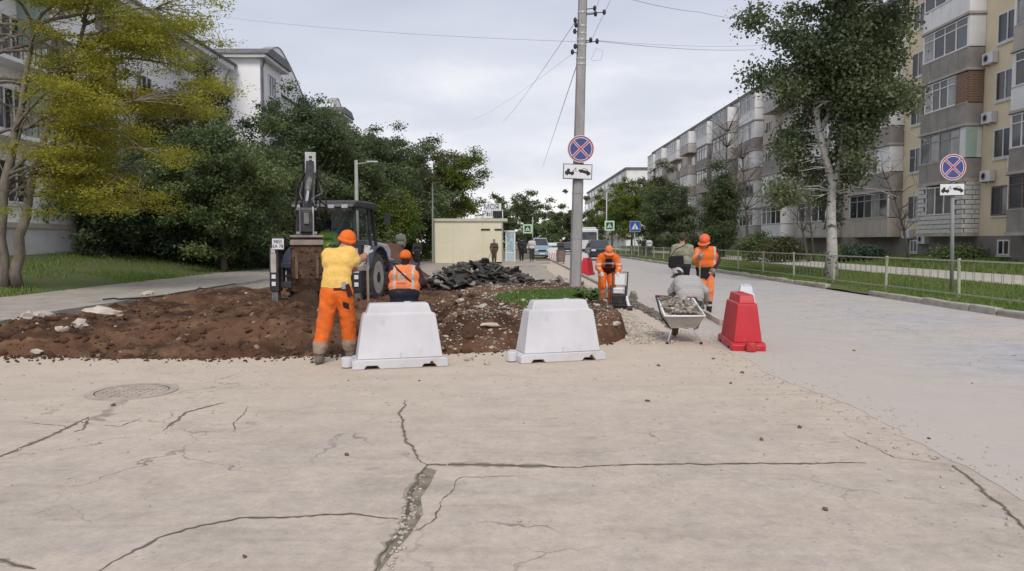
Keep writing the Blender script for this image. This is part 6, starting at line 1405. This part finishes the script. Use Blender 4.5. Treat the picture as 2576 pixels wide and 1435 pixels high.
paint = [(lambda C, m: (m == 0) & (np.abs(C[:, 2] - 1.10 - .15 * C[:, 1]) < .02), 6), (lambda C, m: (m == 0) & (np.abs(C[:, 0]) > .22) & (np.abs(C[:, 2] - .96) < .02), 6), (lambda C, m: (m == 0) & (np.abs(C[:, 2] - .35) < .03), 6), (lambda C, m: (m == 0) & (np.abs(C[:, 0]) < .09) & (C[:, 2] > .95) & (C[:, 2] < 1.2) & (C[:, 1] < -.05), 1)]
cw = person('man in orange suit and cap bent over a plate compactor', (2.46, 19.25, 0), pr, MT, .012, paint, .006, 6)
cap(cw, (0, -.25, 1.41), (0, -.8, -.6), orange_p, True)
pc = thing('plate_compactor', 'plate compactor with black handle and white tank pushed by the man in orange', 'plate compactor', (2.62, 18.35, .0), R(-12))
MB().prism([(-.38, .10), (-.30, .02), (.30, .02), (.38, .10), (.34, .12), (.28, .06), (-.28, .06), (-.34, .12)], 'x', -.22, .22).build('base_plate', M['mdark'], pc, bevel=.01)
MB().bb(-.15, .15, -.2, .2, .10, .34).build('engine', M['mdark'], pc, bevel=.03); MB().bb(-.13, .13, -.16, .08, .36, .50).build('tank', M['pvc'], pc, bevel=.03)
MB().tube([(-.18, -.26, .1), (-.18, -.26, .56), (.18, -.26, .56), (.18, -.26, .1)], .02, 6).build('roll_bar', M['mdark'], pc)
MB().tube([(-.17, .24, .2), (-.19, .55, .86), (.19, .55, .86), (.17, .24, .2)], .02, 6).build('handle', M['black'], pc); MB().bb(-.12, .12, .36, .39, .56, .82).build('shield', M['pvc'], pc)
MB().tube([(.3, -.55, .03), (.2, -.2, .30)], .035, 6).build('strut', M['pvc'], pc); MB().disc((.31, -.6, .05), .06, 'x', .12, 12).build('roller', M['black'], pc)

# 4. man in helmet and orange vest holding a shovel at the road edge
MT = [orange, maroon, skin, blackc, hairm, cm('grey_glove', (.24, .24, .23)), reflect, boot, orange_p]
pr = limb([(-.085, .02, .92), (-.09, .0, .5), (-.08, .04, .32)], [.115, .092, .085], 8) + limb([(.085, .0, .92), (.095, -.03, .5), (.09, .0, .32)], [.115, .092, .085], 8)
pr += limb([(-.08, .04, .34), (-.08, .04, .08)], [.078, .062], 3) + limb([(.09, .0, .34), (.09, .0, .08)], [.078, .062], 3) + limb([(-.08, .06, .05), (-.13, -.12, .045)], [.05, .047], 3) + limb([(.09, .02, .05), (.06, -.16, .045)], [.05, .047], 3)
pr += [((-.085, 0, .86), (.085, 0, .86), .135, .135, 3, (1, .85, 1)), ((-.09, 0, 1.0), (.09, 0, 1.0), .145, .145, 3, (1, .85, 1)), ((-.10, -.01, 1.12), (.10, -.01, 1.12), .15, .15, 0, (1, .84, 1), .01), ((-.12, -.02, 1.3), (.12, -.02, 1.3), .15, .15, 0, (1, .84, 1)), ((-.13, -.03, 1.42), (.13, -.03, 1.42), .10, .10, 0)]
pr += limb([(.20, -.02, 1.42), (.27, .02, 1.2), (.17, -.10, 1.02)], [.082, .072, .055], 1) + limb([(-.20, -.04, 1.42), (-.27, -.14, 1.22), (-.22, -.34, 1.3)], [.08, .07, .052], 8)
pr += hand((.165, -.11, 1.01), (-.25, -.35, -.9), (.3, -1, 0), 5, 1.15, .7) + hand((-.22, -.35, 1.3), (-.1, -1, .3), (-.4, 0, 1), 5, 1.1, .9, -1)
pr += limb([(-.02, -.04, 1.48), (-.05, -.07, 1.57)], [.065, .06], 1) + head((-.06, -.10, 1.645), (-.5, -.7, -.5), 2, 4, False, 3)
paint = [(lambda C, m: (m == 3) & (C[:, 2] < .36) & ((np.abs(C[:, 2] - .27) < .02) | (np.abs(C[:, 2] - .16) < .02)), 6), (lambda C, m: (m == 0) & (np.abs(C[:, 0] - .17) < .02) & (C[:, 2] > 1.1), 6)]
ow = person('man in orange helmet and vest standing with a shovel behind the wheelbarrow', (4.48, 17.3, .004), pr, MT, .0115, paint, .006, 7)
hm = cap(ow, (-.06, -.10, 1.66), (-.5, -.7, -.5), cm('helmet_orange', (.78, .16, .06), (.70, .13, .05), 3, rough=.4), True, 'helmet', .128)
shovel('dark shovel held upright by the man in the helmet', (4.23, 16.88, .01), (4.25, 16.93, 1.46))

# 5. man in a grey checked shirt squatting behind the wheelbarrow
chk = bpy.data.materials.new('checked_shirt'); chk.use_nodes = True; nt = chk.node_tree; b_ = nt.nodes['Principled BSDF']; b_.inputs['Roughness'].default_value = .9
tc_ = nt.nodes.new('ShaderNodeTexCoord'); mixl = None
for ax_, rot_ in ((0, 0), (1, R(90))):
    mpn = nt.nodes.new('ShaderNodeMapping'); mpn.inputs['Rotation'].default_value = (0, rot_, 0); nt.links.new(tc_.outputs['Object'], mpn.inputs[0]); wv = nt.nodes.new('ShaderNodeTexWave'); wv.inputs['Scale'].default_value = 9.5; wv.inputs['Distortion'].default_value = .6; nt.links.new(mpn.outputs[0], wv.inputs[0])
    if mixl is None: mixl = wv.outputs[1]
    else:
        mu = nt.nodes.new('ShaderNodeMath'); mu.operation = 'ADD'; nt.links.new(mixl, mu.inputs[0]); nt.links.new(wv.outputs[1], mu.inputs[1]); mixl = mu.outputs[0]
rmp = nt.nodes.new('ShaderNodeValToRGB'); rmp.color_ramp.elements[0].color = (.27, .255, .25, 1); rmp.color_ramp.elements[1].color = (.46, .44, .42, 1); hf_ = nt.nodes.new('ShaderNodeMath'); hf_.operation = 'MULTIPLY'; hf_.inputs[1].default_value = .5; nt.links.new(mixl, hf_.inputs[0]); nt.links.new(hf_.outputs[0], rmp.inputs[0]); nt.links.new(rmp.outputs[0], b_.inputs['Base Color'])
MT = [chk, cm('dark_trousers', (.07, .062, .06)), skin, boot, hairm, cm('grey_cap_cloth', (.48, .46, .44)), blackc]
pr = limb([(-.11, .0, .38), (-.22, .36, .5), (-.17, .16, .1)], [.13, .10, .07], 1) + limb([(.11, .0, .38), (.22, .36, .5), (.17, .16, .1)], [.13, .10, .07], 1)
pr += limb([(-.17, .12, .05), (-.18, .36, .045)], [.05, .047], 3) + limb([(.17, .12, .05), (.18, .36, .045)], [.05, .047], 3)
pr += [((-.1, 0, .36), (.1, 0, .36), .15, .15, 1), ((-.12, .0, .50), (.12, .0, .50), .168, .168, 0, (1, .9, 1)), ((-.14, .10, .66), (.13, .10, .66), .172, .172, 0, (1, .9, 1)), ((-.16, .24, .78), (.15, .24, .78), .14, .14, 0, (1, .95, 1))]
pr += limb([(.21, .26, .78), (.36, .22, .58), (.44, .42, .42)], [.095, .085, .065], 0) + limb([(-.21, .26, .78), (-.30, .42, .58), (-.15, .58, .42)], [.095, .08, .065], 0)
pr += hand((.45, .43, .41), (.1, .7, -.6), (0, .4, .9), 2, 1.05, .6) + hand((-.14, .59, .41), (.1, .7, -.6), (0, .4, .9), 2, 1.05, .6, -1)
pr += limb([(-.08, .32, .83), (-.13, .38, .88)], [.07, .065], 2) + head((-.16, .43, .93), (-.25, .85, -.35), 2, 4, True, 6)
sw = person('man in grey checked shirt squatting with his back turned behind the wheelbarrow', (3.72, 15.6, .0), pr, MT, .011, (), .010, 8)
cap(sw, (-.16, .43, .945), (-.25, .85, -.35), CM['grey_cap_cloth'], True, 'cap', .118, .6)

# 6. passer-by with a shoulder bag
MT = [cm('olive_jacket', (.30, .29, .21), (.22, .21, .15), 8), cm('dark_jeans', (.02, .021, .028)), skin, blackc, cm('brown_hair', (.06, .045, .035)), boot]
pr = limb([(-.09, 0, .97), (-.10, -.06, .53), (-.10, -.16, .1)], [.12, .09, .065], 1) + limb([(.09, 0, .97), (.10, .10, .53), (.10, .16, .1)], [.12, .09, .065], 1) + limb([(-.10, -.18, .06), (-.10, .05, .045)], [.05, .045], 5) + limb([(.10, .13, .05), (.10, .36, .045)], [.05, .045], 5)
pr += [((-.08, 0, 1.0), (.08, 0, 1.0), .14, .14, 1, (1, .85, 1)), ((-.09, 0, 1.13), (.09, 0, 1.13), .155, .155, 0, (1, .85, 1)), ((-.12, .01, 1.34), (.12, .01, 1.34), .16, .16, 0, (1, .82, 1)), ((-.14, .02, 1.47), (.14, .02, 1.47), .10, .10, 0)]
pr += limb([(.21, .02, 1.47), (.27, .02, 1.22), (.22, .18, 1.08)], [.082, .07, .052], 0) + limb([(-.21, .02, 1.47), (-.27, -.04, 1.2), (-.26, .08, 1.02)], [.082, .07, .052], 0) + hand((.22, .19, 1.07), (0, .6, -.8), (0, 1, .5), 2, 1, .5) + hand((-.26, .09, 1.01), (0, .3, -1), (-1, 0, 0), 2, 1, .4, -1)
pr += limb([(0, .03, 1.54), (0, .05, 1.62)], [.062, .06], 2) + head((0, .07, 1.72), (.1, 1, -.1), 2, 4, True, 3)
pw = person('passer-by in olive jacket walking away with a black shoulder bag', (4.46, 19.6, .004), pr, MT, .013, (), .006, 9)
bg_ = thing('shoulder_bag', 'black shoulder bag hanging at the hip of the passer-by', 'bag', (4.26, 19.45, .95))
MB().prism([(-.2, 0), (.17, 0), (.2, .08), (.18, .32), (-.19, .30)], 'y', -.09, .06).build('bag', blackc, bg_, bevel=.04); MB().tube([(-.15, 0, .28), (-.02, -.06, .48), (.15, -.11, .56), (.32, -.02, .68)], .012, 5).build('strap', blackc, bg_)

# 7. loader driver
MT = [cm('hivis_green', (.22, .42, .08), (.17, .34, .06), 8), blackc, skin, hairm]
pr = limb([(-.1, .1, .5), (-.14, -.32, .5), (-.14, -.3, .12)], [.1, .085, .06], 1) + limb([(.1, .1, .5), (.14, -.32, .5), (.14, -.3, .12)], [.1, .085, .06], 1) + [((-.08, .1, .52), (.08, .1, .52), .13, .13, 1), ((-.1, .08, .7), (.1, .08, .7), .145, .145, 0, (1, .8, 1)), ((-.13, .03, .95), (.13, .03, .95), .12, .12, 0)]
pr += limb([(-.2, .02, .95), (-.28, -.12, .72), (-.17, -.36, .72)], [.08, .065, .05], 0) + limb([(.2, .02, .95), (.28, -.12, .72), (.17, -.36, .72)], [.08, .065, .05], 0) + hand((-.17, -.37, .72), (0, -1, 0), (0, 0, 1), 2) + hand((.17, -.37, .72), (0, -1, 0), (0, 0, 1), 2) + limb([(0, .0, 1.02), (0, -.03, 1.1)], [.06, .058], 2) + head((0, -.06, 1.18), (0, -1, -.3), 2, 3, True, 1)
dw_ = Matrix.Translation(MO) @ Matrix.Rotation(HD, 4, 'Z') @ Vector((-.24, .05, .82))
drv = person('loader driver in green hi-vis jacket sitting in the cab', tuple(dw_), pr, MT, .014, (), .004, 10, HD); cap(drv, (0, -.06, 1.19), (0, -1, -.3), cm('dark_cap', (.02, .018, .04)), True)

# 8. people far off
def walker(label, px, Y, top, bottom, shade, seed, z=0.0, face=1, step=.16, hgt=1.75):
    r = np.random.default_rng(seed); MT = [cm('coat_%d' % seed, top), cm('legs_%d' % seed, bottom), skin, cm('hair_%d' % seed, shade), boot]; f = face
    pr = limb([(-.09, 0, .93), (-.09, f * .03, .5), (-.09, -f * step, .1)], [.11, .085, .06], 1) + limb([(.09, 0, .93), (.09, f * .08, .5), (.09, f * step, .1)], [.11, .085, .06], 1) + limb([(-.09, -f * step, .05), (-.09, f * (.2 - step), .045)], [.048, .045], 4) + limb([(.09, f * step, .05), (.09, f * (.2 + step), .045)], [.048, .045], 4)
    pr += [((-.08, 0, 1.0), (.08, 0, 1.0), .14, .14, 0, (1, .85, 1)), ((-.11, 0, 1.28), (.11, 0, 1.28), .15, .15, 0, (1, .82, 1)), ((-.13, 0, 1.4), (.13, 0, 1.4), .10, .10, 0)]
    for s in (-1, 1): pr += limb([(s * .2, 0, 1.4), (s * .25, -f * s * .06, 1.16), (s * .22, f * (.08 - s * .1), .95)], [.075, .062, .048], 0) + hand((s * .22, f * (.08 - s * .1), .94), (0, f * .3, -1), (s, 0, 0), 2, 1, .4, s)
    pr += limb([(0, 0, 1.47), (0, f * .02, 1.54)], [.06, .056], 2) + head((0, f * .03, 1.63), (0, f, -.05), 2, 3, True, 3)
    o = person(label, (P(px, 620, Y).x, Y, z), pr, MT, .02, (), 0, seed); o.scale = (hgt / 1.75,) * 3; return o
walker('man in brown work clothes standing against the kiosk wall with a rake', 1243, 51.5, (.09, .07, .045), (.08, .06, .04), (.03, .025, .02), 201, .05, -1, .05, 1.7)
rk = thing('rake', 'thin rake leaning beside the man at the kiosk wall', 'rake', (P(1237, 650, 51.2).x, 51.2, .06)); MB().tube([(-.35, 0, .02), (.1, .1, 1.25)], .02, 5).build('handle', M['frame_b'], rk); MB().box((-.36, 0, .03), (.3, .05, .05)).build('head', M['steel'], rk)
walker('pedestrian in dark jacket carrying a backpack past the kiosk', 1312, 55.5, (.03, .035, .05), (.02, .022, .03), (.03, .025, .02), 202, .16, 1, .14)
walker('pedestrian in white shirt and dark bag past the kiosk', 1338, 55, (.6, .58, .57), (.05, .05, .06), (.05, .04, .035), 203, .16, 1, .12)
walker('person in grey jacket behind the earth mound', 1008, 40, (.16, .18, .14), (.06, .06, .06), (.05, .045, .04), 204, .5, 1, .1)
walker('person in black and white walking on the grass by the kiosk', 1050, 45, (.03, .03, .03), (.02, .02, .02), (.03, .025, .02), 205, .05, -1, .14)
walker('person in dark clothes and pale cap among the parked cars', 1410, 60, (.05, .055, .06), (.03, .03, .035), (.35, .36, .38), 206, .0, -1, .1)
walker('pedestrian in dark coat behind the fence by the blue sign', 1622, 74, (.03, .03, .035), (.02, .02, .025), (.03, .025, .02), 207, .2, 1, .14)
walker('pedestrian in pale top behind the fence by the blue sign', 1633, 72, (.62, .6, .6), (.03, .03, .035), (.05, .04, .035), 208, .2, 1, .12)

# ------------------------------------------------------------------ wheelbarrow full of rubble
wb_ = thing('wheelbarrow', 'grey wheelbarrow full of rubble standing on the dusty pavement', 'wheelbarrow', (P(1713, 865, 12.2).x, 12.25, 0), R(-3))
M['tray'] = mat('barrow_zinc', (.40, .385, .36), .6, (.28, .265, .245), 4, c3=(.48, .46, .43), s3=8)
sec = [(-.34, .47, .30), (-.28, .26, .235), (.28, .25, .21), (.52, .64, .285)]           # y, z, half width : rear lip, floor, floor, front lip
vs = []
top = [(-.315, -.40, .455), (.315, -.40, .455), (.30, .52, .66), (-.30, .52, .66)]; bot = [(-.215, -.27, .25), (.215, -.27, .25), (.20, .26, .24), (-.20, .26, .24)]
itop = [(x * .95, y + (.03 if y < 0 else -.03), z) for x, y, z in top]; ibot = [(x * .93, y * .9, z + .012) for x, y, z in bot]
vs = top + bot + itop + ibot; fs = [(7, 6, 5, 4), (12, 13, 14, 15)] + [(i, (i + 1) % 4, 4 + (i + 1) % 4, 4 + i) for i in range(4)] + [(8 + (i + 1) % 4, 8 + i, 12 + i, 12 + (i + 1) % 4) for i in range(4)] + [((i + 1) % 4, i, 8 + i, 8 + (i + 1) % 4) for i in range(4)]
ty = MB().add(vs, fs).build('tray', M['tray'], wb_, bevel=.012)
MB().tube([Vector(p) for p in top] + [Vector(top[0])], .017, 8).build('rim', M['pvc'], ty, smooth=True)
for s in (-1, 1):
    lg = MB().tube([(s * .17, -.20, .30), (s * .19, -.24, .20), (s * .265, -.36, .02)], .016, 7).build('leg', M['galv'], wb_, smooth=True); MB().ball((s * .268, -.365, .02), (.026, .03, .022), 8, 6).build('foot', M['black'], lg)
    MB().tube([(s * .20, -.26, .245), (s * .22, .2, .225), (s * .06, .62, .2)], .017, 7).build('frame_tube', M['galv'], wb_, smooth=True)
    MB().tube([(s * .215, -.28, .25), (s * .33, -.1, .42), (s * .335, .45, .68)], .015, 7).build('side_brace', M['mdark'], wb_, smooth=True)
wl_ = MB().tube([(-.045, .60, .19), (0, .60, .19), (.045, .60, .19)], [.16, .185, .16], 22).build('wheel', mat('barrow_tyre', (.13, .095, .06), .9, (.19, .14, .09), 6), wb_); MB().disc((0, .60, .19), .09, 'x', .12, 14).build('hub', M['mdark'], wl_)
MB().tube([(-.34, .55, .70), (.34, .55, .67)], .022, 8).build('handle_bar', cm('dull_red', (.22, .06, .055), (.12, .04, .04), 9), wb_, smooth=True)
ball_ = MB().ball((-.06, .55, .715), (.06, .035, .03), 10, 6).build('bar_knob', M['black'], wb_)
r = np.random.default_rng(91); ld = thing('rubble_load', 'load of broken pale stones heaped in the wheelbarrow', 'rubble', tuple(wb_.location), wb_.rotation_euler.z)
V_, F_ = [(-.28, -.36, .43), (.28, -.36, .43), (.27, .46, .62), (-.27, .46, .62), (0, .05, .60)], [(0, 1, 4), (1, 2, 4), (2, 3, 4), (3, 0, 4)]
MB().add(V_, F_).build('fill', M['crack'], ld)
SMB = [rock_mesh('stone_lump', mat('barrow_stone_%d' % s, c_, .95, tuple(x * .6 for x in c_), 5), 500 + s, .8, 1) for s, c_ in enumerate([(.42, .37, .30), (.30, .26, .21), (.22, .18, .14), (.50, .46, .40), (.28, .23, .18), (.35, .31, .26)])]
for i in range(150):
    x, y = r.uniform(-.27, .27), r.uniform(-.36, .46); s = r.uniform(.04, .12); z = .44 + .2 * (y + .36) / .82 + .06 * math.cos(x * 5)
    link('stone_lump', SMB[int(r.integers(6))], ld, (x, y, z + r.uniform(-.015, .02)), (r.normal(0, .5), r.normal(0, .5), r.random() * 6.28), (s, s, s * .8))
